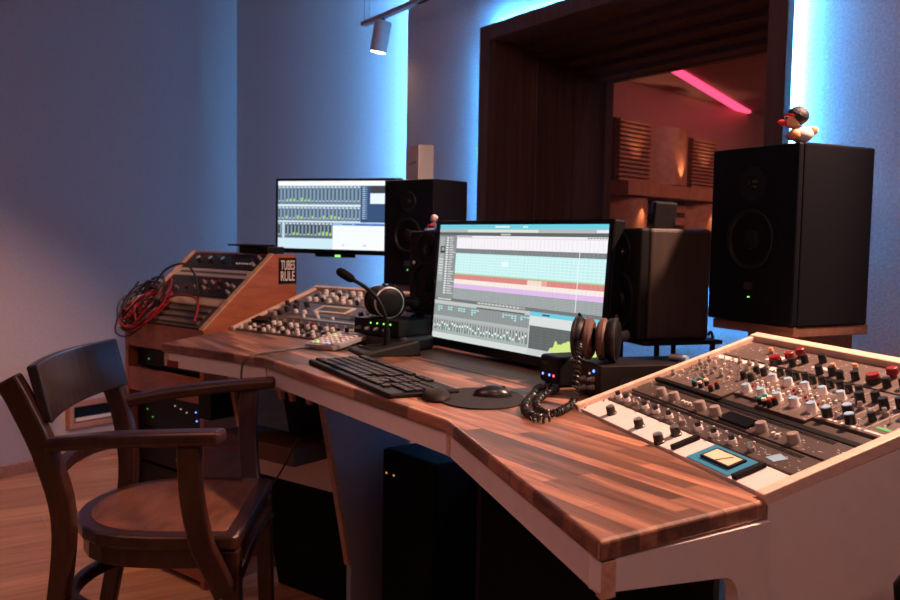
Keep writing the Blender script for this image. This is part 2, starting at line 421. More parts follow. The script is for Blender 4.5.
# outer side panel under the right rack, following its slope
EE = V((-.588, .779, 0))
SP = frame(EE, N0, (0, 0, 1))           # x = away along N0, y up
L = .345
prof = [(0, 0), (L*math.cos(th)+.02, 0), (L*math.cos(th)+.02, .74+L*math.sin(th)-.004), (0, .736)]
dp(M().prism(prof, -.016, .0008, SP), 'side_panel', LAM)
def rack_frame(T, s0, s1, Lr):
    m = M(); m.box((s0, 0, -.09), (s0+.013, Lr, .008), T); m.box((s1-.015, -.004, -.006), (s1+.001, Lr, .008), T)
    m.box((s0, Lr, -.09), (s1+.001, Lr+.016, .010), T)
    o = dp(m, 'rack_trim', wood('pale_trim', (.62, .43, .33), (.76, .56, .45), .45, (4, 40, 40), bump=.03), bevel=.0015); o['label'] = 'pale wooden edge trim round the sloping rack'
    c = M(); c.box((s0+.014, .004, -.075), (s1-.018, Lr-.001, -.012), T)
    dp(c, 'rack_well', BLKM)
    f = M(); f.box((s0, .002, -.20), (s1, .02, -.03), T)
rack_frame(MR, 0, .510, .335)
rack_frame(ML, .004, .505, .325)
# lower body: left pedestal with its leaning bay, right pedestal wall, bay backs, added light blocker
UL = V((.940, .340, 0)); NL = V((-.340, .940, 0)); BJ = V((-1.836, .696, 0))
PB = BJ + NL*.16
BF = frame(PB, -UL, V((0, 0, 1)))       # x runs left from the joint, y up
lean = .045
def bx(m, x0, x1, y0, y1, d0, d1):
    """box on the leaning bay face; d = depth behind the face"""
    def P(x, y, d): 
        return PB - UL*x + V((0, 0, y)) + NL*(d + lean*(.66-y)/.2*1.0)
    vs = [P(x0,y0,d0),P(x1,y0,d0),P(x1,y0,d1),P(x0,y0,d1),P(x0,y1,d0),P(x1,y1,d0),P(x1,y1,d1),P(x0,y1,d1)]
    m._add(vs, [(3,2,1,0),(4,5,6,7),(0,1,5,4),(1,2,6,5),(2,3,7,6),(3,0,4,7)])
    return m
def leanP(x, y, d): return PB - UL*x + V((0, 0, y)) + NL*(d + lean*(.66-y)/.2)
dp(bx(M(), -.008, .006, .20, .715, 0, .012), 'bay_edge', PLY)
dp(bx(M(), .318, .332, .20, .715, 0, .012), 'bay_edge', PLY)
dp(bx(M(), .006, .318, .385, .472, .012, .03), 'bay_panel', LAM)
dp(bx(M(), .006, .318, .44, .715, .16, .17), 'bay_back_or_shade', BLKM)
sp_ = M(); a = leanP(-.004, .20, .012); b = leanP(-.004, .715, .012)
c = PB + UL*.004 + NL*.42
sp_._add([a, b, V((c.x, c.y, .715)), V((c.x, c.y, .0)), V((a.x, a.y, .0)), a-UL*.014, b-UL*.014, V((c.x, c.y, .715))-UL*.014, V((c.x, c.y, .0))-UL*.014, V((a.x, a.y, .0))-UL*.014],
         [(0,1,2,3,4),(9,8,7,6,5),(0,5,6,1),(1,6,7,2),(2,7,8,3),(3,8,9,4),(4,9,5,0)])
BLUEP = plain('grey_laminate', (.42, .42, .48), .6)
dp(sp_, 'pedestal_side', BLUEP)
dp(bx(M(), .006, .42, .0, .384, .11, .12), 'bay_back_or_shade', BLKM)  # black sheet standing in for the shade below the bay
m = M(); bx(m, .006, .318, .625, .672, .014, .026)
m2 = m
o = dp(m2, 'cable_comb', PLY)
for x in (.05, .11, .15): dp(bx(M(), x, x+.014, .603, .625, .014, .024), 'comb_tooth', PLY)
dp(M().box((-2.05, 1.225, .0), (-1.03, 1.24, .50)), 'light_block_panel', BLKM)  # panel added to block the rail spots from reaching under the desk
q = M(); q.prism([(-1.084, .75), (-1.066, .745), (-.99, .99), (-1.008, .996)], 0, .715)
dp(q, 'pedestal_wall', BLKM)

# ------------------------------------------------------------------ knobs
def knob_proto(kind):
    m = M()
    if kind == 'chrome':      # black body, silver top
        m.lathe([(.0078, 0), (.0078, .002), (.0068, .003), (.0064, .012)], 20); m.mat(1).lathe([(.0060, .012), (.0055, .0135)], 20); return m, [KBLK, SILV]
    if kind == 'mini':
        m.lathe([(.0050, 0), (.0048, .005)], 14); m.mat(1).lathe([(.0036, .005), (.0032, .0115)], 14); return m, [KGRY, SILV]
    if kind == 'pair':        # pale skirted knob with a small blade on top
        m.lathe([(.0058, 0), (.0056, .006)], 14); m.mat(1).lathe([(.0042, .006), (.0038, .0115)], 14); return m, [KWHT, ANTH]
    if kind == 'grey':
        m.lathe([(.0098, 0), (.0094, .001), (.0088, .0135), (.0080, .0145)], 24); return m, [KGRY]
    if kind == 'bluecap':
        m.lathe([(.0080, 0), (.0068, .0025), (.0066, .0105)], 18); m.mat(1).lathe([(.0062, .0106), (.0058, .0118)], 18); return m, [KWHT, KBLUE]
    if kind == 'black':
        m.lathe([(.0056, 0), (.0052, .012), (.0046, .0128)], 16); return m, [KBLK]
    if kind == 'blackblue':
        m.lathe([(.0078, 0), (.0074, .014)], 18); m.mat(1).lathe([(.0068, .014), (.0062, .0152)], 18); return m, [KBLK, KBLUE]
    if kind == 'red':
        m.lathe([(.0050, 0), (.0050, .005)], 16); m.lathe([(.0074, .005), (.0070, .013), (.006, .0138)], 18); return m, [KRED]
    if kind == 'redwide':
        m.lathe([(.0092, 0), (.0092, .008)], 22); m.mat(1).lathe([(.0086, .008), (.0078, .013)], 22); return m, [KBLK, KRED]
    if kind in ('teal', 'cream', 'redcap'):
        m.lathe([(.0042, 0), (.0040, .008)], 14); m.mat(1).lathe([(.0038, .008), (.0032, .0112)], 14); return m, [KBLK, {'teal': KTEAL, 'cream': KCRM, 'redcap': KRED}[kind]]
    if kind == 'lamp':
        m.lathe([(.0036, 0), (.0036, .004)], 12); m.mat(1).lathe([(.0033, .004), (.0026, .0085)], 12); return m, [KGRY, KORG]
    if kind == 'toggle':
        m.lathe([(.0028, 0), (.0028, .002)], 8); m.tube([(0, 0, .002), (.001, .002, .009)], .0011, 6); return m, [SILV]
    if kind == 'push':
        m.lathe([(.0022, 0), (.0022, .004)], 10); return m, [KWHT]
    if kind == 'pushred':
        m.lathe([(.0022, 0), (.0022, .004)], 10); return m, [KRED]
    if kind == 'white':
        m.lathe([(.0070, 0), (.0064, .010), (.0058, .011)], 16); return m, [KWHT]
_k = {}
def knob(kind, parent, s, t, sc_=1., h=0., name=None):
    X = MX.Translation((s, t, h)) @ MX.Rotation(random.uniform(0, 6), 4, 'Z') @ MX.Scale(sc_*.88, 4)
    if kind in _k: return copy_child(_k[kind], parent, X)
    m, mats = knob_proto(kind)
    nm = {'push': 'push_button', 'pushred': 'push_button', 'toggle': 'toggle_switch', 'lamp': 'indicator_lamp'}.get(kind, 'knob')
    o = m.build(nm, mats, parent, X, smooth=True); _k[kind] = o; return o

def unit(T, s0, s1, t0, t1, mat, label, cat='rack unit', depth=.011, group=None, name='rack_unit', lift=.001):
    group = group or {'processor_module': 'narrow processor modules in the right rack', 'cover_plate': 'blank cover plates in the right rack'}.get(name) or ('rack units in the right rack' if T is MR else 'rack units in the left rack' if T is ML else 'gear units in the wooden cabinet')
    u = thing(name, label, cat, T @ MX.Translation((s0, t0, lift)), group)
    g = .0008
    m = M(); m.box((0, g, -depth), (s1-s0, t1-t0-g, 0)); m.build('faceplate', mat, u, bevel=.0008)
    return u
def screws(u, W, H):
    for x in (.006, W-.006):
        for y in ((.007, H-.007) if H > .03 else (H/2,)):
            if 'screw' in _k: copy_child(_k['screw'], u, MX.Translation((x, y, 0)))
            else: _k['screw'] = M().lathe([(.0026, 0), (.0022, .0012)], 10).build('screw', SILV, u, MX.Translation((x, y, 0)))
def vents(u, x0, x1, y, h, mat, name='vent_slots', step=.0045, w=.0022):
    m = M(); x = x0
    while x < x1: m.box((x, y, -.0006), (x+w, y+h, .0005)); x += step
    m.build(name, mat, u)
def marks(u, W, H, n, mat=None, seed=0):
    R = random.Random(seed); m = M()
    for k in range(n):
        x = R.uniform(.003, W-.006); y = R.uniform(.003, H-.004); w_ = R.choice((.0012, .002, .0035, .005)); h_ = R.choice((.0006, .0008, .0011))
        m.box((x, y, -.0002), (min(W-.001, x+w_), y+h_, .0002))
    m.build('printed_marks', mat or KWHT, u)
def plate(u, x0, x1, y0, y1, z0, z1, mat, name, bevel=.0006):
    return M().box((x0, y0, z0), (x1, y1, z1)).build(name, mat, u, bevel=bevel)

# ------------------------------------------------------------------ right rack
S0, S1 = .0145, .4925
W = S1-S0
u = unit(MR, S0, S1, .003, .050, PNLW, 'white rack unit with a teal meter plate, nearest the desktop'); 
for s, t in ((.092, .022), (.184, .021), (.262, .009), (.260, .036)): knob('chrome', u, s-S0, t-.003, 1.15)
plate(u, .336-S0, .428-S0, .002, .0455, 0, .0012, TEAL, 'meter_plate')
mt = plate(u, .353-S0, .415-S0, .012, .038, .0012, .0040, BLK, 'meter_bezel')
mf = M().box((.357-S0, .015, .0040), (.411-S0, .035, .0043)).build('meter_face', CREAM, mt)
M().tube([(.384-S0, .0150, .0047), (.397-S0, .032, .0047)], .0005, 6).build('meter_needle', KRED, mt)
plate(u, .295-S0, .303-S0, .004, .044, 0, .006, BLK, 'handle'); plate(u, .436-S0, .444-S0, .002, .044, 0, .006, BLK, 'handle')
screws(u, W, .047)
u = unit(MR, S0, S1, .052, .093, PNLD, 'dark rack unit with a row of silver-tipped knobs above the white unit')
for i, s in enumerate((.030, .058, .088, .118, .152, .190, .226, .268, .306, .346, .386)): knob('pair' if i % 4 != 2 else 'mini', u, s+.004-S0, .012, 1.12); 
for i in range(12): knob('push', u, .030+i*.030, .027, .8)
for i in range(5): knob('toggle', u, .045+i*.075, .004+.002, .8)
vents(u, .02, .44, .031, .0065, BLK, w=.0028); marks(u, W, .030, 70, seed=61)
m = M(); m.prism([(.405, .010), (.425, .008), (.432, .022), (.412, .026)], 0, .0006); m.build('sticker', KBLUE, u)
screws(u, W, .041)
u = unit(MR, S0, S1, .095, .137, PNLD, 'dark rack unit with large grey knobs and a black display window')
for s in (.095, .133, .206, .244, .349, .412): knob('grey', u, s-S0, .0135, .92)
for s in (.160, .170, .180, .375, .384): knob('push', u, s-S0, .012, 1.3)
plate(u, .262-S0, .328-S0, .005, .026, 0, .004, BLKG, 'display')
vents(u, .02, .44, .033, .0065, BLK, w=.0028); marks(u, W, .032, 60, seed=62); screws(u, W, .042)
# modular frame with cassette modules
u = unit(MR, S0, S1, .139, .150, BLK, 'black carrier frame under the row of narrow processor modules', depth=.014, name='module_frame', lift=.0)
del u['group']
plate(u, 0, .185, .001, .009, .0, .004, BLK, 'cover_strip'); 
mods = [(0, 'eq'), (1, 'plain'), (2, 'eq'), (3, 'plain')]
def module(i, x0, x1, y0, y1, mat, label):
    return unit(MR, x0, x1, y0, y1, mat, label, 'processor module', name='processor_module', group=None)
# left block of small-knob modules
lab = ['first narrow module from the rack left trim with small grey knobs', 'second narrow module from the rack left trim with small grey knobs',
       'third narrow module from the rack left trim, three coloured knobs at its foot', 'fourth narrow module from the rack left trim beside the blue-capped knobs']
for i in range(4):
    x0 = S0 + .044*i; u = module(i, x0, x0+.043, .151, .268, PNLG, lab[i])
    for r in range(6):
        for c in range(2):
            if i < 2 or r > 1: knob(['mini', 'push', 'toggle', 'mini'][(r+c+i) % 4], u, .012+.018*c, .018+.017*r, .9)
    if i == 2:
        for k, (c, yy) in enumerate((('teal', .006), ('teal', .017), ('cream', .007), ('cream', .018))): knob(c, u, .008+.016*(k//2), yy, 1.05)
    if i == 3:
        for yy in (.006, .017): knob('redcap', u, .010, yy, 1.05)
        knob('black', u, .012, .062); knob('black', u, .030, .062); knob('black', u, .012, .085); knob('black', u, .030, .085)
    plate(u, .002, .041, .102, .113, 0, .0008, PNLW, 'label_strip'); marks(u, .043, .115, 46, seed=i)
# five modules with two blue-capped knobs each
lb = ['module with blue-capped knobs, first to the right of the small-knob modules', 'module with blue-capped knobs, second to the right of the small-knob modules',
      'module with blue-capped knobs, middle of the row of five', 'module with blue-capped knobs, fourth of the five from the left',
      'module with blue-capped knobs, rightmost of the five beside the black-knob modules']
for i in range(5):
    x0 = S0+.177+.0355*i; lowcut = i in (0, 1)
    y0 = .170 if i in (0, 1) else .156
    u = module(4+i, x0, x0+.0348, y0, .268, PNLG, lb[i])
    knob('bluecap', u, .0175, .183-y0, 1.1); knob('bluecap', u, .0175, .228-y0, 1.0)
    for k in range(3):
        for c in range(2): knob('push' if (k+c+i) % 4 else 'pushred', u, .010+.014*c, .198-y0+k*.0085, 1.)
    knob('black', u, .010, .247-y0, 1.05); knob('black', u, .026, .250-y0, 1.05)
    marks(u, .0348, .268-y0, 34, seed=20+i)
    if i == 2:
        for k, c in enumerate(('teal', 'cream', 'redcap')): knob(c, u, .007+.0105*k, .007, 1.1); knob(c, u, .007+.0105*k, .016, 1.1)
u = unit(MR, S0+.178, S0+.2475, .152, .169, PNLD, 'blank dark cover plate below the first two blue-knob modules', 'cover plate', name='cover_plate', lift=-.002)
u = unit(MR, S0+.356, S0+.4775, .140, .166, PNLD, 'wide blank dark cover plate at the right below the black-knob modules', 'cover plate', name='cover_plate', lift=-.002)
lc = ['module with blue-topped black knobs, just right of the blue-capped row', 'middle module of the three at the rack right edge', 'module with a green marking against the rack right trim']
for i in range(3):
    x0 = S0+.3555+.0407*i; u = module(9+i, x0, x0+.040, .168, .268, PNLG, lc[i])
    if i < 2:
        knob('blackblue', u, .014, .012, 1.0); knob('blackblue' if i == 0 else 'black', u, .030, .030, 1.0)
        knob('black', u, .014, .062, 1.3); knob('black', u, .028, .074, 1.2); knob('toggle', u, .028, .012, 1.2); knob('toggle', u, .012, .040, 1.2); knob('mini', u, .031, .048)
    else:
        knob('black', u, .012, .060, 1.3); knob('black', u, .026, .078, 1.3); knob('toggle', u, .012, .035, 1.2)
        plate(u, .008, .030, .016, .021, 0, .0005, GRNT, 'green_mark')
    plate(u, .003, .037, .004, .008, 0, .0006, PNLW, 'label_strip'); marks(u, .040, .10, 34, seed=40+i)
u = unit(MR, S0, S1, .270, .332, PNLG, 'topmost grey rack unit with red and black knobs along the rear trim')
for s, t in ((.150, .006), (.345, .015), (.352, .040)): knob('redwide' if t < .03 else 'red', u, s-S0, t, 1.15)
for s, t in ((.160, .025), (.162, .043)): knob('red', u, s-S0, t, 1.15)
for s, t in ((.185, .010), (.190, .028), (.215, .040), (.25, .006), (.272, .010), (.295, .004), (.315, .012), (.372, .012), (.392, .020), (.41, .030)): knob('black', u, s-S0, t, 1.15)
for s, t in ((.10, .035), (.255, .026), (.285, .038), (.43, .012)): knob('lamp', u, s-S0, t, 1.3)
marks(u, W, .06, 150, seed=60); plate(u, .115-S0, .145-S0, .010, .030, 0, .0008, PNLW, 'label_strip'); plate(u, .215-S0, .25-S0, .018, .026, 0, .0006, PNLW, 'label_strip')
screws(u, W, .06)

# ------------------------------------------------------------------ left rack
R0, R1 = .0185, .4865; WL = R1-R0
u = unit(ML, R0, R1, .004, .046, PNLG, 'pale rack unit packed with white knobs at the front of the left rack')
for i in range(22): knob(['white', 'mini', 'white', 'pair', 'chrome'][i % 5], u, .016+.0205*i, .010, .9)
for i in range(22): knob(['mini', 'white', 'chrome', 'push', 'white', 'black'][(i*5) % 6], u, .014+.0205*i, .028, .9)
u = unit(ML, R0, R1, .048, .092, PNLD, 'dark unit with white and red knobs, second row of the left rack')
for i in range(16): knob('white' if i % 3 else 'black', u, .085+.024*i, .012, 1.0)
knob('red', u, .262, .020, 1.1)
for i in range(10): knob('mini', u, .10+.035*i, .030, 1.)
plate(u, .012, .070, .008, .036, 0, .010, BLK, 'display_block')
u = unit(ML, R0, R1, .094, .136, PNLG, 'brushed unit with long silver strips in the middle of the left rack')
plate(u, .11, .40, .012, .022, 0, .003, SILV, 'metal_strip'); 
for s in (.028, .046, .43): knob('grey', u, s, .022, 1.05) ; knob('black', u, s+.012, .030, 1.3)
for i in range(3): knob('white', u, .16+.06*i, .032, .8)
u = unit(ML, R0, R1, .138, .224, PNLB, 'blue-grey tall unit with a framed meter in the left rack')
for s, t in ((.02, .05), (.05, .06), (.08, .03), (.06, .012), (.10, .055), (.36, .02), (.385, .05), (.41, .02)): knob('black', u, s, t, 1.5); 
for s, t in ((.10, .012), (.14, .010), (.19, .010), (.33, .012), (.35, .055)): knob('white', u, s, t, 1.)
mb = plate(u, .155, .29, .026, .070, 0, .003, CREAM, 'meter_bezel'); M().box((.168, .034, .003), (.277, .062, .0034)).build('meter_face', PNLD, mb)
u = unit(ML, R0, R1, .226, .322, PNLG, 'rear unit crowded with pale knobs at the back of the left rack')
for r in range(4):
    for i in range(14): knob(['white', 'black', 'mini', 'white', 'bluecap'][(i*3+r) % 5], u, .06+.029*i+.008*(r % 2), .014+.021*r, 1.15)

# ------------------------------------------------------------------ left wooden cabinet
CF = V((-2.424, .743, .74)); cth = math.radians(40.8)
MC = frame(CF, U1, N1*math.cos(cth)+V((0, 0, math.sin(cth))))
cab = thing('wooden_rack_cabinet', 'brown wooden gear cabinet with a sloping front at the left end of the desk', 'cabinet', frame((-2.65, .80, 0), U1, N1))
CI = cab.matrix_world.inverted()
def cp(m, name, mat, **k):
    o = m.build(name, mat, None, **k); o.parent = cab; o.matrix_parent_inverse = CI; return o
CS = frame((CF.x, CF.y, 0), N1, (0, 0, 1))   # x depth, y up, z = +U1? 
zs = 1 if (CS.to_3x3() @ V((0, 0, 1))).dot(U1) > 0 else -1
SL = .322; cx_, cz_ = SL*math.cos(cth), .74+SL*math.sin(cth)
side = [(0, 0), (.335, 0), (.330, cz_), (cx_, cz_), (0, .74)]
cp(M().prism(side, 0, zs*-.018, CS), 'side_board', CABW)
cp(M().prism(side, zs*-.394, zs*-.412, CS), 'side_board', CABW)
cp(M().box((-.0185, -.002, .0), (.0005, SL, .004), MC), 'edge_trim', CABE); cp(M().box((-.4125, -.002, 0), (-.3935, SL, .004), MC), 'edge_trim', CABE)
m = M(); m.box((cx_, cz_-.016, zs*-.018), (.330, cz_-.001, zs*-.394), CS); cp(m, 'top_board', CABW)
m = M(); m.box((.001, .665, zs*-.019), (.018, .738, zs*-.393), CS); cp(m, 'front_rail', CABW)
cp(M().box((.001, .53, zs*-.019), (.016, .600, zs*-.393), CS), 'front_rail', CABW); cp(M().box((.001, .02, zs*-.019), (.016, .10, zs*-.393), CS), 'front_rail', CABW)
m = M(); m.box((.315, .0, zs*-.019), (.329, cz_-.02, zs*-.393), CS); cp(m, 'back_board', BLKM)
MCS = MC @ MX.Diagonal((.918, 1, 1, 1))
def cunit(t0, t1, mat, label): return unit(MCS, -.4275, -.0215, t0, t1, mat, label, depth=.02)
u = cunit(.004, .088, PNLD, 'silver patch panel half under the red cables on the wooden cabinet')
for i in range(3): plate(u, .03, .38, .012+.024*i, .024+.024*i, 0, .004, PNLG, 'patch_strip')
u = cunit(.090, .126, plain('tan_panel', (.25, .15, .09), .5), 'tan vented strip unit above the patch panel')
vents(u, .03, .39, .006, .022, plain('vent_cream', (.50, .40, .29), .5), step=.010, w=.005)
u = cunit(.128, .208, ANTH, 'black unit with red-ringed silver knobs on the wooden cabinet')
for s, t in ((.10, .022), (.15, .028), (.20, .03), (.22, .055), (.245, .03), (.265, .055), (.285, .022), (.30, .06), (.33, .03), (.35, .05), (.385, .02), (.385, .045), (.03, .02), (.03, .05)): knob('mini' if int(s*1000) % 3 else 'redcap', u, s, t, 1.3)
for s, t in ((.225, .06), (.27, .062), (.33, .055), (.15, .04)): knob('pushred', u, s, t, 1.6)
u = cunit(.210, .246, plain('pale_patch', (.36, .32, .32), .45), 'pale jack field strip with a row of dark sockets')
m = M()
for i in range(24): m.lathe([(.005, 0), (.005, .0012)], 10, MX.Translation((.025+.0155*i, .018, 0)))
m.build('jack_socket', BLK, u)
u = cunit(.248, .316, ANTH, 'topmost black unit with a row of round meters on the wooden cabinet')
for i in range(3):
    knob('blackblue', u, .08+.07*i, .03, 1.3)
    plate(u, .07+.07*i, .10+.07*i, .050, .060, 0, .001, PNLD, 'display')
for i in range(6): knob('push', u, .29+.014*i, .025, 1.2)
knob('pushred', u, .35, .045, 1.2); knob('mini', u, .385, .02, 1.3); knob('mini', u, .385, .05, 1.3)
# gear bays in the lower cabinet
def lowunit(y0, y1, label, dots):
    t = thing('rack_unit', label, 'rack unit', group='gear units in the wooden cabinet', T=CS @ MX.Translation((.03, y0, zs*-.206)))
    M().box((0, 0, -.185), (.15, y1-y0, .185)).build('chassis', BLK, t)
    for (z, y, mt_) in dots:
        o = M().lathe([(.0022, 0), (.0018, .003)], 8, MX.Rotation(-PI/2, 4, 'Y')).build('indicator', mt_, t, MX.Translation((0, y, zs*z)))
    return t
lowunit(.606, .655, 'black rack unit in the slot below the cabinet front rail', [(-.12, .02, DOTD)])
lowunit(.42, .525, 'black rack unit with tiny lit dots behind the chair armrests', [(.02+.03*i, .08-.006*i, DOTW) for i in range(3)] + [(-.13, .05, DOTD), (-.10, .03, DOTD), (.125, .075, DOTB), (.13, .05, DOTB), (-.12, .075, DOTD)])
lowunit(.31, .415, 'lower black rack unit with a row of pale dots in the cabinet', [(-.15+.035*i, .06, DOTW) for i in range(4)] + [(.03+.03*i, .03, DOTW) for i in range(3)])
lowunit(.12, .30, 'bottom black rack unit in the wooden cabinet', [(.10, .12, DOTW)])
# flat black device on the cabinet top
d = thing('wireless_receiver', 'flat black box lying on top of the wooden cabinet below the wall screen', 'device', CS @ MX.Translation((cx_+.03, cz_+.0002, zs*-.10)))
M().box((-.03, 0, -.07), (.035, .022, .07)).build('case', BLK, d, bevel=.003)
M().box((-.05, .022, -.10), (.025, .028, .04)).build('lid', BLKG, d, bevel=.002)
# sign
sg = thing('sign', 'small black sign with white letters on the wooden cabinet side', 'sign', CS @ MX.Translation((.236, .0, 0)))
FX = frame((CF.x, CF.y, 0), N1, (0, 0, 1)); nrm_ = FX.to_3x3() @ V((0, 0, 1))
SGF = frame(CF - V((0, 0, .74)) + U1*.0015, N1, (0, 0, 1))      # readable from +U1 side
SGI = sg.matrix_world.inverted()
o = M().box((.262, .862, -.001), (.328, .940, .0015), SGF).build('board', BLKM); o.parent = sg; o.matrix_parent_inverse = SGI
TX = MX.Translation((.209, .925, .0022))
for body, y in (('TUBES', .9205), ('RULE', .8875)):
    o = text_mesh('lettering', body, .040, KWHT, None, MX.Identity(4), 1)
    xs = [vv.co.x for vv in o.data.vertices]; ysv = [vv.co.y for vv in o.data.vertices]
    kx = .053/(max(xs)-min(xs)); ky = .029/(max(ysv)-min(ysv))
    cx0 = (max(xs)+min(xs))/2; cy0 = (max(ysv)+min(ysv))/2
    for vv in o.data.vertices: vv.co.x = (vv.co.x-cx0)*kx; vv.co.y = (vv.co.y-cy0)*ky
    o.parent = sg; o.matrix_parent_inverse = SGI
    o.matrix_basis = SGF @ MX.Translation((.295, y-.002, .0018))

# cable bundle over the cabinet corner
CBF = frame(CF - U1*.385 + V((0, 0, 0)), U1, N1)     # at front left corner
def on_cab(x, y):      # height of the cabinet surface at depth y
    return .0 if y < 0 else y*math.tan(cth)
def cable(i, mat, label, group):
    R = random.Random(100+i); pts = []
    cx, cy = R.uniform(.00, .075), R.uniform(.0, .06)
    rx, ry = (R.uniform(.035, .070), R.uniform(.03, .055)) if mat is CABR else (R.uniform(.055, .09), R.uniform(.035, .06)); ph = R.uniform(0, 6)
    nn = R.choice((9, 12, 14))
    for k in range(nn):
        a = ph + k*.95
        x = cx + rx*math.cos(a)*R.uniform(.75, 1.15); y = cy + ry*math.sin(a)*R.uniform(.75, 1.15)
        z = on_cab(x, y) + .008 + R.uniform(0, .035 if mat is CABR else .06)
        if y < -.012: z = min(z, .02 - R.uniform(.2, 1.)*min(.07, abs(y)*1.6)); y = max(y, -.03) - .006
        pts.append((x, y, z))
    o = M().tube(smooth_path(pts, 7), .0028, 7).build('patch_cable', mat, None, CBF, smooth=True)
    tag(o, label, 'cable', group)
for i in range(9): cable(i, CABR, 'red patch cable in the tangle on the front corner of the wooden cabinet', 'red patch cables in the tangle')
for i in range(8): cable(30+i, CABK, 'black patch cable looping through the red tangle on the wooden cabinet', 'black patch cables in the tangle')
pts = [(.02, .05, .07), (.03, .10, .15), (.09, .13, .175), (.16, .12, .15), (.22, .09, .115), (.27, .06, .075), (.30, .03, .035)]
tag(M().tube(smooth_path(pts), .0034, 7).build('patch_cable', CABK, None, CBF, smooth=True), 'single black cable arching over the patch panel away from the tangle', 'cable')
pts = [(.10, .05, .065), (.17, .055, .085), (.24, .06, .085), (.285, .05, .07), (.31, .03, .045), (.325, .01, .02)]
tag(M().tube(smooth_path(pts), .0036, 7).build('patch_cable', CABR, None, CBF, smooth=True), 'single red cable running right across the patch panel', 'cable')

# gear in the leaning bay under the desk
t = thing('bay_rack_unit', 'brown fronted rack unit with two small labels in the bay under the desk', 'rack unit', frame(leanP(.16, .474, .02), -UL, (0, 0, 1)))
M().box((-.145, 0, -.12), (.145, .042, .0) ).build('chassis', wood('dark_brown_front', (.05, .02, .012), (.10, .04, .024), .5), t)
for k in range(2): M().box((-.125+.002*k, .008+.018*k, .0), (-.095, .016+.018*k, .001)).build('label', PNLW, t)
t = thing('bay_rack_unit', 'small dark box with two red lights beside the bay under the desk', 'device', frame(leanP(.365, .535, .03), -UL, (0, 0, 1)))
M().box((-.025, 0, -.10), (.025, .09, 0)).build('chassis', BLK, t)
for k in range(2): M().box((-.006, .030+.026*k, -.002), (.010, .040+.026*k, .003)).build('indicator', DOTR, t)
# loose cables under the desk
def worldcable(pts, label, mat=CABK, r=.003, group=None, name='cable'):
    return tag(M().tube(smooth_path(pts), r, 8).build(name, mat, smooth=True), label, 'cable', group)
worldcable([(-1.93, .90, .744), (-1.925, .84, .746), (-1.90, .76, .744), (-1.885, .70, .742), (-1.880, .668, .73), (-1.880, .660, .69), (-1.885, .665, .60), (-1.86, .68, .50), (-1.83, .70, .455), (-1.80, .72, .49), (-1.80, .76, .56)],
           'thin black cable from the small button remote hanging over the desk edge', r=.0022)

# ------------------------------------------------------------------ screens
def screen_mat(c, s=1.12):
    return emit('screen_%02x%02x%02x' % tuple(int(255*min(1, x)) for x in c), c, s)
class Screen:
    def __init__(s, W, H): s.W = W; s.H = H; s.m = M(); s.mats = []; s.z = 0.
    def idx(s, c):
        m = screen_mat(tuple((.88*x+.09)**2.2 for x in c))
        if m not in s.mats: s.mats.append(m)
        return s.mats.index(m)
    def rect(s, u0, u1, v0, v1, c):
        s.z += .0000035
        s.m.mat(s.idx(c)).quad([((u0-.5)*s.W, (.5-v1)*s.H, s.z), ((u1-.5)*s.W, (.5-v1)*s.H, s.z), ((u1-.5)*s.W, (.5-v0)*s.H, s.z), ((u0-.5)*s.W, (.5-v0)*s.H, s.z)])
    def poly(s, pts, c):
        s.z += .0000035
        s.m.mat(s.idx(c)).quad([((u-.5)*s.W, (.5-v)*s.H, s.z) for u, v in pts])
def g(x): return (x, x*1.0, x*1.0)

# main monitor
mw, mh = .606, .301
p0 = V((-1.832, 1.119, .760)); p1 = V((-1.226, 1.129, .760))
MM = frame((p0+p1)/2, p1-p0, V((0, .07, 1)))
mon = thing('monitor', 'wide computer monitor on the desktop showing audio tracks and a mixer', 'monitor', MM)
bz = .009
m = M(); m.box((-mw/2, -.010, -.028), (mw/2, mh-.010, 0)); m.build('housing', BLK, mon, bevel=.004)
m = M(); m.box((-mw/2+.001, -.010, -.0005), (mw/2-.001, .010, .003)); m.box((-mw/2+.001, mh-.010-bz, -.0005), (mw/2-.001, mh-.011, .003))
m.box((-mw/2+.001, .010, -.0005), (-mw/2+bz, mh-.010-bz, .003)); m.box((mw/2-.013, .010, -.0005), (mw/2-.001, mh-.010-bz, .003)); m.build('bezel', BLKG, mon)
sw_, sh_ = mw-bz-.013, mh-.020-bz-.001
S = Screen(sw_, sh_)
S.rect(0, 1, 0, 1, g(.48))
S.rect(0, 1, 0, .036, (.36, .78, .86)); S.rect(.38, .47, .012, .026, (.8, .95, .97)); S.rect(.55, .58, .012, .026, (.75, .93, .97))
S.rect(0, 1, .036, .066, (.66, .69, .69)); S.rect(.2, .64, .042, .064, (.84, .86, .82)); S.rect(.94, 1, .042, .062, g(.9))
S.rect(0, 1, .066, .094, (.33, .33, .34)); S.rect(.42, .48, .074, .088, g(.7))
S.rect(0, .13, .094, .64, (.50, .52, .52)); S.rect(.005, .04, .11, .50, (.62, .64, .64)); S.rect(.012, .045, .19, .25, (.15, .15, .16)); S.rect(.02, .04, .20, .23, g(.6))
for k in range(6): S.rect(.005, .04, .30+.025*k, .31+.025*k, g(.82))
for k in range(24):
    w_ = random.uniform(.02, .05); S.rect(.055, .07, .11+.021*k, .122+.021*k, g(.93)); S.rect(.078, .078+w_, .11+.021*k, .120+.021*k, g(.78))
S.rect(.13, 1, .094, .110, g(.92)); 
for k in range(7): S.rect(.14+.014*k, .149+.014*k, .098, .106, g(.3)); S.rect(.90+.014*k, .909+.014*k, .098, .106, g(.3))
S.rect(.13, 1, .110, .205, (.95, .93, .95)); S.rect(.13, 1, .11, .116, (.88, .80, .90))
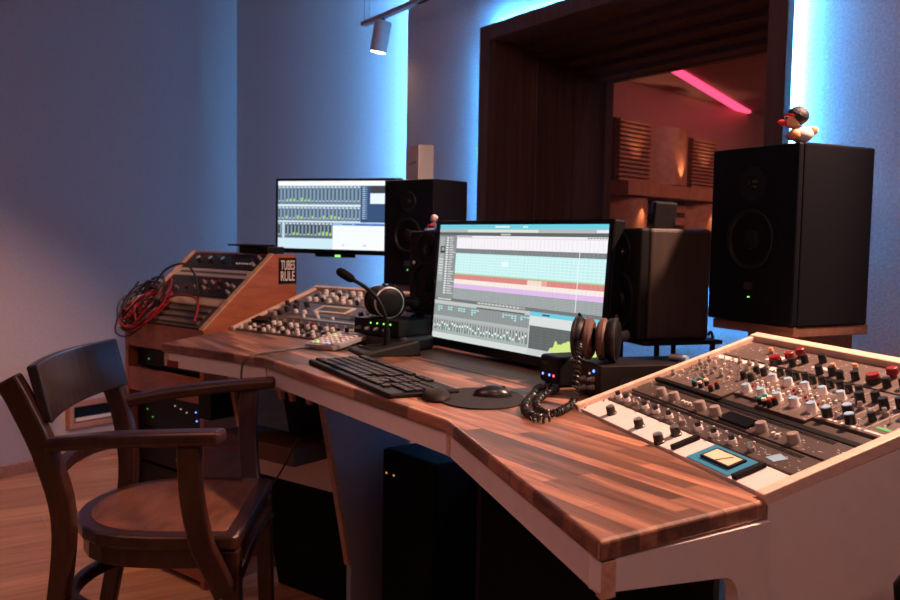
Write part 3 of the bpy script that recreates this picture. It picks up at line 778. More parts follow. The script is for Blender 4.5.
S.rect(.13, 1, .205, .245, (.43, .45, .46)); 
S.rect(.13, 1, .245, .418, (.74, .93, .93))
for k in range(7): S.rect(.13, 1, .262+.023*k, .267+.023*k, (.86, .97, .96))
S.rect(.44, .48, .30, .34, (.9, .99, .98))
S.rect(.13, 1, .418, .428, (.62, .80, .52)); S.rect(.13, 1, .428, .470, (.84, .47, .46)); S.rect(.60, .68, .432, .472, (.95, .84, .78)); S.rect(.68, .71, .43, .47, (.9, .6, .56))
S.rect(.13, 1, .470, .508, (.96, .90, .86)); S.rect(.13, 1, .508, .548, (.86, .70, .90))
S.rect(.13, 1, .548, .64, (.54, .56, .56))
for k in range(8): S.rect(.13, 1, .556+.0115*k, .559+.0115*k, (.66, .70, .70))
for k in range(40): S.rect(.15+.0212*k, .1508+.0212*k, .11, .64, (.70, .74, .74) if k % 4 else (.60, .64, .64))
S.rect(.865, .868, .10, .64, g(.95))
S.rect(0, 1, .64, .668, (.40, .41, .41)); S.rect(.02, .12, .646, .66, g(.75)); S.rect(.30, .60, .645, .662, (.58, .58, .57))
for k in range(12): S.rect(.31+.022*k, .322+.022*k, .648, .66, g(.8))
S.rect(0, .63, .668, .70, (.72, .75, .74)); S.rect(.30, .6, .69, .70, g(.3))
S.rect(0, .63, .70, .80, (.52, .54, .54))
for k in range(34):
    x = .008+.0183*k
    S.rect(x, x+.0012, .70, .96, (.40, .41, .41))
    if k in (1, 2, 5, 6, 9, 10, 11, 14, 15, 16, 25, 26, 27, 28, 29, 31, 32, 33):
        for r in range(random.choice((1, 2, 2, 3))): S.rect(x+.002, x+.016, .715+.018*r, .727+.018*r, (.62, .86, .84))
S.rect(0, .63, .80, .825, (.66, .68, .68)); S.rect(0, .63, .825, .95, (.62, .65, .64))
for k in range(34):
    x = .008+.0183*k; S.rect(x+.003, x+.0075, .835, .925, (.22, .23, .23)); y = random.uniform(.85, .90); S.rect(x+.002, x+.0095, y, y+.018, g(.95))
    S.rect(x+.011, x+.0145, random.uniform(.85, .91), .925, (.45, .82, .76) if k % 3 else (.18, .2, .2))
    if k in (4, 21): S.rect(x+.010, x+.014, .835, .85, (.85, .3, .3))
S.rect(0, .63, .95, 1, (.80, .83, .82))
S.rect(.63, 1, .668, 1, (.76, .78, .78)); S.rect(.63, 1, .668, .70, (.38, .77, .86)); S.rect(.70, .74, .678, .692, (.2, .3, .35))
S.rect(.63, 1, .70, .77, (.83, .85, .84)); S.rect(.635, .995, .775, .95, (.33, .34, .34))
for k in range(7): S.rect(.635, .995, .79+.022*k, .7915+.022*k, (.44, .45, .45))
for k in range(9): S.rect(.66+.04*k, .6612+.04*k, .775, .95, (.42, .43, .43))
pts = [(.745, .95)]
for k in range(30):
    uu = .755+.0078*k; hgt = .03+.085*math.sin(min(1, max(0, (uu-.76)/.20))*PI*.62)*(.85+.3*random.random())
    if .775 < uu < .792: hgt = .085
    pts.append((uu, .95-hgt))
pts += [(.99, .95)]
for a, b in zip(pts[:-1], pts[1:]): S.poly([(a[0], .95), (b[0], .95), b, a], (.80, .88, .48))
o = S.m.build('screen', S.mats, mon, MX.Translation((-(.013-bz)/2, .010+sh_/2, .0006)))
m = M(); m.box((-.03, -.012, -.06), (.03, .18, -.029)); m.build('stand_neck', BLK, mon)
m = M(); m.box((-.11, -.0115, -.10), (.11, -.0075, -.029)); m.build('stand_base', BLK, mon, bevel=.002)

# side monitor on an arm behind the left rack
q0 = V((-2.866, 1.127, .953)); q1 = V((-2.50, 1.38, .951))
lw, lh = .468, .246
ML2 = frame(q0, q1-q0, (0, 0, 1))
mo2 = thing('monitor', 'smaller wall-side monitor with rows of faders, left of the tall left speaker', 'monitor', ML2)
M().box((0, -.004, -.022), (lw, lh, 0)).build('housing', BLK, mo2, bevel=.003)
m = M(); m.box((.001, -.003, 0), (lw-.001, .012, .002)); m.box((.001, lh-.009, 0), (lw-.001, lh-.001, .002)); m.box((.001, .012, 0), (.009, lh-.009, .002)); m.box((lw-.009, .012, 0), (lw-.001, lh-.009, .002)); m.build('bezel', BLKG, mo2)
S = Screen(lw-.018, lh-.021); vis = .82
def su(x): return x*vis
S.rect(0, 1, 0, 1, (.78, .90, .95)); S.rect(0, 1, 0, .07, (.96, .98, .99))
def faders(v0, v1, u0, u1, n, hot, base, dk):
    S.rect(su(u0), su(u1), v0, v1, base)
    for k in range(n):
        x = u0+(u1-u0)*k/n; d = (u1-u0)/n
        S.rect(su(x+d*.15), su(x+d*.55), v0+(v1-v0)*.16, v1-.02, dk)
        S.rect(su(x+d*.62), su(x+d*.9), v0+(v1-v0)*.2, v1-.05, (.50, .60, .68))
        S.rect(su(x+d*.2), su(x+d*.8), v0+.01, v0+.03, (.80, .87, .92))
        S.rect(su(x+d*.18), su(x+d*.52), v1-.06, v1-.04, (.75, .82, .88))
        if k in hot: S.rect(su(x+d*.2), su(x+d*.62), v1-random.uniform(.07, .10), v1-.045, (.66, .86, .30))
faders(.07, .345, 0, .86, 22, (2, 3, 4, 6, 7, 8), (.40, .50, .60), (.24, .31, .40))
S.rect(0, su(.86), .345, .375, (.86, .92, .95))
faders(.375, .60, 0, .86, 22, (2, 5, 6, 9, 12, 14, 15, 16), (.40, .50, .60), (.25, .31, .40))
S.rect(0, su(.86), .585, .61, (.82, .89, .93))
faders(.61, .845, .0, .58, 15, (1, 4, 5, 8, 11, 12, 13, 14), (.34, .40, .45), (.16, .19, .22))
S.rect(su(.045), su(.075), .60, .84, (.72, .82, .88))
S.rect(su(.86), 1, .07, .60, (.16, .26, .42)); 
for k in range(16): S.rect(su(.875), su(.925), .085+.03*k, .098+.03*k, (.45, .60, .78)); S.rect(su(.88), su(.90), .085+.03*k, .098+.03*k, (.75, .83, .9))
S.rect(su(.955), 1, .18, .33, (.90, .96, .99)); S.rect(su(.955), 1, .08, .17, (.2, .2, .22))
S.rect(su(.58), 1, .61, 1, (.95, .97, .99)); S.rect(su(.58), 1, .61, .65, (.55, .68, .88)); S.rect(su(.68), su(.78), .625, .64, (.22, .36, .62)); S.rect(su(.8), 1, .62, .645, (.24, .40, .68))
S.rect(su(.58), 1, .72, .725, (.88, .91, .95)); S.rect(su(.68), su(.70), .92, .95, (.8, .83, .88)); S.rect(su(.89), su(.92), .92, .95, (.8, .82, .88))
S.m.build('screen', S.mats, mo2, MX.Translation((lw/2, .012+(lh-.021)/2, .0006)))
m = M(); m.box((.155, -.014, -.016), (.30, -.004, -.001)); m.build('sensor_bar', BLK, mo2)
M().box((.232, -.0125, -.001), (.252, -.0065, .0005)).build('power_light', DOTG, mo2)
m = M(); m.tube(smooth_path([(lw*.5, .14, -.022), (lw*.5, .14, -.08), (lw*.30, .14, -.20), (lw*.28, .14, -.40), (lw*.28, .14, -.79)]), .014, 12); m.build('wall_arm', BLK, mo2)

# ------------------------------------------------------------------ loudspeakers
def ringcone(m, c, r, T, deep=.016, b=(0, 1)):
    """driver on the front face, axis local -Y"""
    X = T @ MX.Translation(c) @ MX.Rotation(PI/2, 4, 'X')
    m.mat(b[0]).lathe([(r, -.001), (r*1.0, .003), (r*.95, .0045), (r*.88, .003), (r*.84, -.001)], 32, X, cap=False)
    m.mat(b[1]).lathe([(r*.84, -.001), (r*.35, -deep), (r*.30, -deep+.006), (.0005, -deep+.010)], 32, X, cap=False)
def speaker_big(T, w, d, h, label):
    t = thing('studio_speaker', label, 'speaker', T, 'big studio speakers')
    c = M(); r = .085 if w > .19 else .07
    c.box((0, .012, 0), (w, d-.012, h)); 
    c.prism([(.02, d-.012), (w-.02, d-.012), (w-.03, d), (.03, d)], .02, h-.02)
    c.build('cabinet', SPKW, t, bevel=.003)
    # baffle board with driver holes left as recesses
    M().box((.001, 0, .001), (w-.001, .0119, h-.001)).build('baffle', SPKW, t, bevel=.003)
    m = M(); ringcone(m, (w/2, -.0005, h*.475), w*.27, MX.Identity(4), .001)
    m.build('woofer', [RUB, CONE], t, smooth=True)
    m = M(); X = MX.Translation((w/2, -.0005, h*.79)) @ MX.Rotation(PI/2, 4, 'X')
    m.lathe([(w*.155, -.001), (w*.15, .002), (w*.10, .001), (w*.06, .0005)], 28, X, cap=False); m.mat(1).lathe([(w*.06, .0005), (w*.045, .004), (w*.02, .006), (.0003, .0065)], 20, X, cap=False)
    m.build('tweeter', [RUB, BLKG], t, smooth=True)
    m = M(); m.box((w*.42, -.0015, h*.13), (w*.58, .0005, h*.24)); m.mat(1).box((w*.45, -.0022, h*.19), (w*.55, -.0014, h*.23)); m.mat(2).box((w*.50, -.0024, h*.145), (w*.52, -.0014, h*.151))
    m.build('badge', [BLKG, ANTH, DOTG], t)
    return t
def yawT(p, a):  return MX.Translation(p) @ MX.Rotation(a, 4, 'Z')
BR = yawT((-1.139, 1.306, .868), math.radians(-5))
speaker_big(BR, .200, .200, .312, 'big black speaker with a rubber toy on top, right of the window')
BL = yawT((-2.312, 1.245, .869), math.radians(20))
speaker_big(BL, .186, .172, .306, 'tall black speaker with a white card on top, beside the side monitor')
def speaker_small(T, w, d, h, label, veneer):
    t = thing('near_field_speaker', label, 'speaker', T, 'small near-field speakers')
    M().box((0, .02, 0), (w, d, h)).build('cabinet', veneer, t, bevel=.007, seg=3)
    M().box((.0, 0, .0), (w, .0199, h)).build('baffle', BLK, t, bevel=.005, seg=3)
    m = M(); ringcone(m, (w/2, -.0005, h*.34), w*.40, MX.Identity(4), .001); m.build('woofer', [RUB, CONE], t, smooth=True)
    m = M(); ringcone(m, (w/2, -.0005, h*.77), w*.29, MX.Identity(4), .001); m.build('tweeter', [RUB, BLKG], t, smooth=True)
    m = M(); m.lathe([(.005, 0), (.004, .0015)], 12, MX.Translation((w*.12, -.0002, h*.60)) @ MX.Rotation(PI/2, 4, 'X')); m.build('badge', SILV, t)
    return t
SR = yawT((-1.305, 1.190, .8275), math.radians(-14))
speaker_small(SR, .142, .152, .206, 'small dark wood-sided speaker behind the right end of the main monitor', SPKV)
SLT = yawT((-1.955, 1.128, .826), math.radians(10))
speaker_small(SLT, .145, .13, .199, 'small black speaker partly hidden behind the left edge of the main monitor', SPKW)
# stands of the small speakers
def small_stand(T, label, lift):
    t = thing('speaker_stand', label, 'stand', T, 'desktop speaker stands')
    M().box((.0, .005, -.008), (.155, .175, -.0004)).build('top_plate', BLK, t, bevel=.002)
    for x, y in ((.012, .04), (.143, .04), (.012, .16), (.143, .16)): M().tube([(x, y, -.008), (x, y, -lift)], .005, 8).build('leg', BLK, t)
    return t
small_stand(SR, 'black desktop stand under the small right speaker', .0883)
small_stand(SLT @ MX.Translation((-.006, -.012, 0)), 'black desktop stand under the small left speaker', .0868)
# tall stands of the big speakers
def tall_stand(T, w, d, label, zt):
    t = thing('tall_speaker_stand', label, 'stand', T, 'tall speaker stands')
    tp = wood('stand_wood', (.10, .045, .03), (.19, .09, .06), .5)
    M().box((.010, .006, -.0175), (w-.002, d-.006, -.0005)).build('top_plate', tp, t, bevel=.001)
    M().box((.045, .06, -zt), (w-.03, d-.01, -.018)).build('column', tp, t)
    return t
tall_stand(BR, .200, .200, 'brown wooden stand holding the big right speaker', .868)
tall_stand(BL, .186, .172, 'brown wooden stand under the tall left speaker', .869)
# mini speaker on the small right one
t = thing('mini_speaker', 'tiny black speaker standing tilted on the small right speaker', 'speaker', SR @ MX.Translation((.092, .068, .2065)) @ MX.Rotation(.14, 4, 'Y') @ MX.Rotation(-.35, 4, 'Z') @ MX.Scale(.9, 4))
M().box((-.018, -.016, 0), (.016, .03, .056)).build('case', ANTH, t, bevel=.003)
M().box((-.016, -.0185, .002), (.014, -.0163, .054)).build('grille', BLKG, t)
m = M(); ringcone(m, (-.001, -.0187, .020), .011, MX.Identity(4), .001); m.build('driver', [RUB, CONE], t)

# white card on the tall left speaker
t = thing('card_box', 'upright white card box with grey side standing on the tall left speaker', 'card', MX.Translation((-2.212, 1.303, 1.1752)) @ MX.Rotation(math.radians(-14), 4, 'Z'))
M().box((-.135, -.0012, 0), (0, -.0001, .100)).build('front_sheet', LWHITE, t)
M().box((-.135, 0, 0), (-.0001, .044, .0995)).build('side_sheet', LGREY, t)
m = M()
for k in range(6): m.box((-.100+.013*k, -.0017, .046+.001*(k % 3)), (-.093+.013*k, -.0011, .053+.0025*(k % 2)))
m.build('printed_line', INK, t)

# rubber toy on the big right speaker: duck body, red bill, black hair, red head band
t = thing('rubber_duck', 'rubber duck with black hair, red headband and red bill on the big right speaker', 'toy', BR @ MX.Translation((.176, .022, .3125)) @ MX.Rotation(math.radians(150), 4, 'Z') @ MX.Scale(1.06, 4))
DB = plain('duck_body', (.55, .50, .50), .4); DFc = plain('duck_face', (.80, .46, .26), .4); DOr = plain('duck_wing', (.72, .30, .12), .4); DRed = plain('duck_bill', (.62, .03, .04), .3); DHair = plain('duck_hair', (.008, .008, .010), .5, bump=.8, scale=350)
m = M(); m.ball((0, -.004, .0135), .0145, n=12, sc_=(.95, 1.35, .95)); m.build('body', DB, t, smooth=True)
m = M(); m.ball((0, -.024, .020), .007, n=8, sc_=(.8, 1, 1)); m.build('tail', DOr, t, smooth=True)
m = M(); m.ball((.010, .008, .0125), .0085, n=8, sc_=(.6, 1, 1)); m.ball((-.010, .008, .0125), .0085, n=8, sc_=(.6, 1, 1)); m.build('wing', DOr, t, smooth=True)
m = M(); m.ball((0, .010, .036), .0138, n=12); m.build('head', DFc, t, smooth=True)
m = M(); m.ball((0, .0025, .0425), .0172, n=12, sc_=(1.02, 1.0, .92)); m.build('hair', DHair, t, smooth=True)
m = M(); m.lathe([(.0145, -.0022), (.0152, 0), (.0145, .0022)], 24, MX.Translation((0, .0085, .0405)) @ MX.Rotation(.25, 4, 'X'), cap=False); m.build('headband', DRed, t, smooth=True)
m = M(); m.ball((0, .026, .033), .0066, n=8, sc_=(1.2, 1.25, .55)); m.ball((0, .0235, .029), .006, n=8, sc_=(1.0, 1.1, .5)); m.build('bill', DRed, t, smooth=True)
m = M(); m.ball((.0068, .0222, .0385), .0018, n=6); m.ball((-.0068, .0222, .0385), .0018, n=6); m.build('eye', BLKG, t)
# small figurine on the small left speaker
t = thing('figurine', 'tiny seated figurine with white hair and red sleeves on the small left speaker', 'toy', SLT @ MX.Translation((.068, .02, .1995)) @ MX.Rotation(math.radians(-20), 4, 'Z'))
m = M(); m.ball((0, 0, .012), .009, n=8, sc_=(.9, .8, 1.3)); m.build('body', plain('fig_blue', (.06, .12, .30), .5), t, smooth=True)
m = M(); m.tube([(-.007, 0, .018), (-.014, -.006, .013), (-.020, -.008, .010)], .0032, 8); m.tube([(.007, 0, .018), (.006, -.009, .014), (-.004, -.012, .013)], .0032, 8); m.build('arm', plain('fig_red', (.45, .03, .03), .5), t, smooth=True)
m = M(); m.ball((0, 0, .030), .0085, n=10); m.build('head', plain('fig_face', (.60, .32, .26), .5), t, smooth=True)
m = M(); m.ball((.001, .002, .0335), .0088, n=10, sc_=(1, 1, .9)); m.build('hair', plain('fig_hair', (.62, .62, .66), .6), t, smooth=True)
m = M(); m.tube([(-.004, 0, .004), (-.006, -.012, .004), (-.007, -.020, .002)], .0034, 8); m.tube([(.004, 0, .004), (.006, -.012, .004), (.007, -.020, .002)], .0034, 8); m.build('leg', plain('fig_blue', (.06, .12, .30), .5), t, smooth=True)

# ------------------------------------------------------------------ things on the desktop
ZT = .7402
# keyboard
K = thing('keyboard', 'black computer keyboard lying at the front of the desktop', 'keyboard', at(-1.489, .790, ZT, math.radians(-6)))
M().prism([(-.22, -.066), (.22, -.066), (.22, .066), (-.22, .066)], 0, .009).build('keyboard_case', BLK, K, bevel=.003)
kp = None
rows = [(.052, 14, 0), (.028, 14, .0), (.010, 14, .006), (-.008, 13, .010), (-.026, 12, .016)]
for ry, n, off in rows:
    for k in range(n):
        X = MX.Translation((-.205+off+.0192*k, ry, .009))
        if kp is None:
            kp = M().prism([(-.008, -.0075), (.008, -.0075), (.008, .0075), (-.008, .0075)], 0, .0042).build('keycap', plain('keycap', (.008, .008, .010), .45, spec=.25), K, X, bevel=.0012, seg=1)
        else: copy_child(kp, K, X)
for ry in (.052, .028, .010, -.008, -.026, -.044):
    for k in range(3 if ry not in (-.026,) else 1): copy_child(kp, K, MX.Translation((.085+.0192*k + (.0192 if ry == -.026 else 0), ry, .009)))
for ry in (.028, .010, -.008, -.026, -.044):
    for k in range(4):
        if len([1 for c in K.children]) < 101: copy_child(kp, K, MX.Translation((.152+.0185*k, ry, .009)))
M().box((-.10, -.0515, .009), (.02, -.0365, .0132)).build('space_bar', plain('keycap', (.008, .008, .010), .45, spec=.25), K, bevel=.0012)
for k in range(4): M().box((-.214+.0285*k, -.0515, .009), (-.190+.0285*k, -.0365, .0132)).build('modifier_key', plain('keycap', (.008, .008, .010), .45, spec=.25), K, bevel=.0012)
for k in range(2): M().box((.024+.0255*k, -.0515, .009), (.046+.0255*k, -.0365, .0132)).build('modifier_key', plain('keycap', (.008, .008, .010), .45, spec=.25), K, bevel=.0012)
# mouse pad with wrist rest
P = thing('mouse_pad', 'dark round mouse pad with a raised wrist rest on the desktop', 'mouse pad', at(-1.212, .842, ZT, math.radians(-25)))
poly = [(.098*math.cos(2*PI*k/40), .074*math.sin(2*PI*k/40)) for k in range(40)]
M().prism(poly, 0, .0025).build('pad', PADM, P, MX.Rotation(math.radians(-8), 4, 'Z'))
m = M(); m.ball((-.000, -.076, .004), .040, n=12, sc_=(1.0, .62, .34)); 
for vv in m.bm.verts: vv.co.z = max(vv.co.z, .0004)
m.build('wrist_rest', plain('wrist_gel', (.018, .014, .014), .6, spec=.2), P, smooth=True)
# mouse
Ms = thing('computer_mouse', 'small black mouse on the round mouse pad', 'mouse', at(-1.215, .868, ZT+.0027, math.radians(-38)))
m = M(); m.ball((0, 0, 0), .033, n=14, sc_=(.62, 1.0, .56))
for vv in m.bm.verts: vv.co.z = max(vv.co.z, .0) 
m.build('shell', plain('mouse_black', (.015, .015, .016), .28), Ms, smooth=True)
M().lathe([(.0042, -.002), (.0048, 0), (.0042, .002)], 12, MX.Translation((0, .018, .0128)) @ MX.Rotation(PI/2, 4, 'Y')).build('scroll_wheel', ANTH, Ms)
M().box((-.019, -.02, .003), (-.016, .012, .008)).build('side_button', BLKG, Ms)

# button remote
c0 = V((-1.958, .842, .7402))
R_ = thing('button_remote', 'small pale button remote with lit keys beside the microphone base', 'remote', MX.Translation(c0) @ MX.Rotation(math.radians(22), 4, 'Z') @ MX.Rotation(math.radians(9), 4, 'X'))
M().prism([(0, .004), (.006, 0), (.094, 0), (.10, .006), (.10, .128), (.094, .132), (.006, .132), (0, .128)], .001, .012).build('housing', plain('remote_grey', (.36, .34, .37), .35), R_, bevel=.002)
M().box((.006, .006, .012), (.094, .126, .0126)).build('key_field', plain('remote_face', (.40, .38, .40), .4), R_)
kb = None
for r in range(7):
    for c in range(5):
        X = MX.Translation((.016+.017*c, .014+.0155*r, .0126))
        if kb is None: kb = M().box((-.0055, -.0048, 0), (.0055, .0048, .003)).build('button', KWHT, R_, X, bevel=.0006)
        else: copy_child(kb, R_, X)
for (c, r, mt_) in ((1, 0, DOTG), (3, 0, DOTB), (1, 4, DOTG), (3, 3, KRED), (0, 3, KRED)):
    M().box((-.0045, -.0038, 0), (.0045, .0038, .0034)).build('lit_button', mt_, R_, MX.Translation((.016+.017*c, .014+.0155*r, .0126)))
for c in (.03, .075): knob('black', R_, c, .122, 1., .0126)

# gooseneck microphone
G_ = thing('gooseneck_microphone', 'black gooseneck talkback microphone on a wedge base left of the main monitor', 'microphone', at(-1.785, .968, ZT))
X = MX.Rotation(math.radians(-12), 4, 'Z')
m = M(); m._add([X @ V(p) for p in ((-.075, -.07, 0), (.055, -.07, 0), (.055, .07, 0), (-.075, .07, 0), (-.075, -.066, .008), (.050, -.066, .010), (.050, .066, .034), (-.075, .066, .022))],
     [(3,2,1,0), (4,5,6,7), (0,1,5,4), (1,2,6,5), (2,3,7,6), (3,0,4,7)]); m.build('base', plain('mic_base', (.012, .012, .012), .5, spec=.3), G_, bevel=.003)
m = M(); m.lathe([(.010, 0), (.008, .012), (.0075, .040)], 14, MX.Translation((.008, .0, .018))); m.build('socket', BLK, G_, smooth=True)
npath = [(.008, 0, .05), (.006, -.001, .075), (.003, -.006, .098), (-.008, -.018, .128), (-.026, -.038, .152), (-.046, -.062, .170)]
m = M(); m.tube(smooth_path(npath), .0048, 10); m.build('gooseneck', BLK, G_, smooth=True)
a = V(npath[-2]); b = V(npath[-1]); dr = (b-a).normalized(); Q = dr.to_track_quat('Z', 'Y').to_matrix().to_4x4(); Q.translation = b - dr*.004
m = M(); m.lathe([(.006, 0), (.0095, .006), (.011, .014), (.011, .034), (.009, .042), (.004, .046), (.0005, .047)], 16, Q); m.build('capsule', BLKM, G_, smooth=True)
for k in range(3): M().box((-.05+.022*k, -.045, .0125), (-.034+.022*k, -.032, .0165)).build('button', ANTH, G_)

# headphone amplifier box and low plinth, left
DA = yawT((-1.940, .966, ZT), math.radians(17))
t = thing('plinth_box', 'low rounded grey box under the four-lit interface on the desktop', 'device', DA)
M().box((.0, .004, 0), (.165, .115, .034)).build('case', plain('plinth_grey', (.03, .03, .033), .45), t, bevel=.010, seg=3)
t = thing('audio_interface', 'black interface with four green lights under the left headphones', 'device', DA @ MX.Translation((0, 0, .0344)))
M().box((0, 0, 0), (.150, .110, .038)).build('case', BLK, t, bevel=.002)
for k in range(4): M().lathe([(.0020, 0), (.0014, .002)], 10, MX.Translation((.058+.022*k, -.0002, .028)) @ MX.Rotation(PI/2, 4, 'X')).build('indicator', DOTG, t)
for k in range(4): knob('mini', t, 0, 0, .7).matrix_local = MX.Translation((.02+.03*k, 0, .014)) @ MX.Rotation(PI/2, 4, 'X')
def headphones(cA, cB, ax, b, label, ring_mat, pad, reach=.12):
    """two cups at cA and cB facing each other along ax, headband lying back along b"""
    cA = V(cA); cB = V(cB); ax = V(ax).normalized(); b = V(b); b = (b-ax*b.dot(ax)).normalized(); o0 = (cA+cB)/2 - V((0, 0, .0385))
    t = thing('headphones', label, 'headphones', MX.Translation(o0)); cA = cA-o0; cB = cB-o0; zz = V((0, 0, 1))
    for c, d in ((cA, -ax), (cB, ax)):
        X = d.to_track_quat('Z', 'Y').to_matrix().to_4x4(); X.translation = c
        m = M(); m.lathe([(.030, -.004), (.036, .002), (.0375, .008), (.037, .013), (.031, .018), (.018, .020), (.0005, .0205)], 28, cap=False); o = m.build('ear_cup', BLK, t, X, smooth=True)
        m = M(); m.lathe([(.0378, .0095), (.0384, .012), (.0378, .0145), (.0350, .0155)], 28, cap=False); m.build('rim', ring_mat, o, smooth=True)
        m = M(); m.lathe([(.018, -.0165), (.029, -.018), (.0365, -.013), (.037, -.006), (.033, -.002)], 28, cap=False); m.build('ear_pad', pad, o, smooth=True)
        m = M(); m.tube([c + d*.011 + (b*math.cos(a) + zz*math.sin(a))*.0415 for a in [math.radians(-55+13*k) for k in range(11)]], .0032, 8); m.build('yoke', BLK, t, smooth=True)
    pts = [cA - ax*.011 + b*.043, cA - ax*.010 + b*(.043+reach*.30), cA - ax*.002 + b*(.043+reach*.62), (cA+cB)/2 + b*(.043+reach*.85), cB + ax*.012 + b*(.043+reach*.62), cB + ax*.020 + b*(.043+reach*.30), cB + ax*.011 + b*.043]
    m = M(); m.tube(smooth_path(pts, 6), .0065, 10, flat=1.5); m.build('headband', RUB, t, smooth=True)
    return t
headphones((-1.925, 1.028, .8515), (-1.875, 1.022, .8515), (.987, -.122, 0), (.122, .987, 0), 'black headphones with a silver ring lying on the left interface', SILV, BLK, .055)

# right gear: headphone amplifier, small interface, brown headphones, coiled cable
AM = frame((-1.098, 1.004, ZT), U0, N0)
t = thing('headphone_amplifier', 'black headphone amplifier box with vented side beside the right rack', 'amplifier', AM)
AW = .105
M().box((-AW, 0, .004), (0, .205, .060)).build('case', plain('amp_black', (.010, .007, .006), .45, spec=.25), t, bevel=.002)
for x in (-AW+.02, -.02):
    for y in (.02, .18): M().lathe([(.007, 0), (.007, .0045)], 12).build('foot', RUB, t, MX.Translation((x, y, 0)))
m = M()
for k in range(16): m._add([(.0004, .035+.008*k, .026), (.0004, .039+.008*k, .026), (.0004, .045+.008*k, .038), (.0004, .041+.008*k, .038), (-.002, .035+.008*k, .026), (-.002, .039+.008*k, .026), (-.002, .045+.008*k, .038), (-.002, .041+.008*k, .038)], [(0,1,2,3), (0,4,5,1), (1,5,6,2), (2,6,7,3), (3,7,4,0)])
m.build('vent_slots', ANTH, t)
FXr = MX.Rotation(PI/2, 4, 'X')
for x, z in ((-.025, .020), (-.025, .034), (-.060, .014), (-.060, .030)):
    o = knob('mini', t, 0, 0, .9); o.matrix_local = MX.Translation((x, 0, z)) @ FXr
M().lathe([(.0028, 0), (.002, .002)], 10, FXr).build('indicator', DOTB, t, MX.Translation((-.024, -.0002, .048)))
M().lathe([(.0022, 0), (.002, .002)], 10, FXr).build('indicator', DOTW, t, MX.Translation((-.040, -.0002, .042)))
t = thing('desktop_interface', 'small rounded black interface with blue dots in front of the monitor corner', 'device', frame((-1.300, 1.035, ZT), V((.98, -.10, 0)), N0))
M().box((0, 0, .004), (.066, .07, .056)).build('case', BLK, t, bevel=.007, seg=3)
for x in (.010, .056): M().box((x-.005, .01, 0), (x+.005, .06, .0045)).build('foot', RUB, t)
for x, mt_ in ((.014, DOTB), (.036, DOTB), (.050, DOTR)): M().lathe([(.0026, 0), (.002, .0015)], 10, FXr).build('indicator', mt_, t, MX.Translation((x, -.0002, .020)))
M().box((.012, -.0008, .038), (.030, .0, .044)).build('marking', ANTH, t)
headphones((-1.162, 1.022, .8395), (-1.129, 1.049, .8395), (.78, .62, 0), (-.62, .78, 0), 'dark headphones with brown leather ear pads on the right amplifier box', ANTH, LEATH, .10)
# coiled cord
path = smooth_path([(-1.146, .998, .835), (-1.118, .972, .823), (-1.100, .955, .795), (-1.092, .946, .768), (-1.084, .934, .7475), (-1.052, .893, .7475), (-1.028, .850, .7475), (-1.052, .842, .7475), (-1.105, .876, .7475), (-1.160, .934, .7475), (-1.192, .985, .7475), (-1.212, 1.000, .7475), (-1.222, .975, .7475), (-1.180, .930, .7475), (-1.120, .868, .7485), (-1.070, .826, .7475), (-1.025, .806, .7475), (-.996, .812, .7475)], 8)
def resample(P, n):
    P = [V(p) for p in P]; Ls = [0]
    for a, b in zip(P[:-1], P[1:]): Ls.append(Ls[-1]+(b-a).length)
    out = []; j = 0
    for k in range(n):
        s = Ls[-1]*k/(n-1)
        while j < len(P)-2 and Ls[j+1] < s: j += 1
        f = (s-Ls[j])/max(1e-9, Ls[j+1]-Ls[j]); out.append(P[j].lerp(P[j+1], f))
    return out
P_ = resample(path, 900); hel = []
for i, p in enumerate(P_):
    tg = (P_[min(i+1, len(P_)-1)]-P_[max(i-1, 0)]).normalized(); sd = tg.cross(V((0, 0, 1))); sd = sd.normalized() if sd.length > .1 else V((1, 0, 0)); up = sd.cross(tg)
    a = i*2*PI/9.5; hel.append(p + (sd*math.cos(a) + up*math.sin(a))*.0052)
tag(M().tube(hel, .0019, 5).build('coiled_cord', CABK, smooth=True), 'coiled black headphone cord looping down from the amplifier onto the desktop', 'cord')
# small clutter behind the right amplifier
t = thing('adapter_plug', 'small silver connector with a blue band lying behind the brown headphones', 'connector', AM @ MX.Translation((-.025, .165, .0605)) @ MX.Rotation(.5, 4, 'Z'))
M().tube([(-.022, 0, .006), (.004, 0, .006)], .006, 10).build('sleeve', SILV, t, smooth=True); M().tube([(.004, 0, .006), (.012, 0, .006)], .0062, 10).build('band', KBLUE, t, smooth=True)
worldcable([(-1.11, 1.30, .735), (-1.14, 1.33, .80), (-1.16, 1.345, .835), (-1.165, 1.34, .83)], 'thin black lead hanging behind the small right speaker stand')

# ------------------------------------------------------------------ track lamp
t = thing('track_light', 'suspended light rail with one small white spot lamp, above the side monitor', 'lamp', at(-3.16, 1.6, 1.83))
M().box((0, -.013, -.004), (2.85, .013, .012)).build('rail', plain('rail_grey', (.42, .36, .36), .5), t, bevel=.002)
M().box((.42, -.006, -.0052), (2.8, .006, -.0040)).build('rail_slot', BLKM, t)
for x in (.02, 1.4, 2.8):
    M().tube([(x, -.006, .012), (x, -.006, CZ-1.832)], .0013, 6).build('wire', BLK, t)
    M().tube([(x+.015, .008, .012), (x+.015, .008, CZ-1.832)], .0008, 6).build('wire', ANTH, t)
hd = M(); hd.lathe([(.0295, -.112), (.032, -.112), (.032, 0), (.026, .004)], 28); hd.build('lamp_head', plain('lamp_white', (.52, .47, .47), .45), t, at(.165, 0, -.018, 0, math.radians(-6), math.radians(9)), smooth=True)
for o in t.children:
    if o.name.startswith('lamp_head'): hdo = o
M().lathe([(.0285, -.1125), (.0005, -.1121)], 24, cap=False).build('lens', LAMP, hdo)
M().tube([(.165, 0, -.02), (.165, 0, -.003)], .006, 10).build('lamp_stem', ANTH, t)

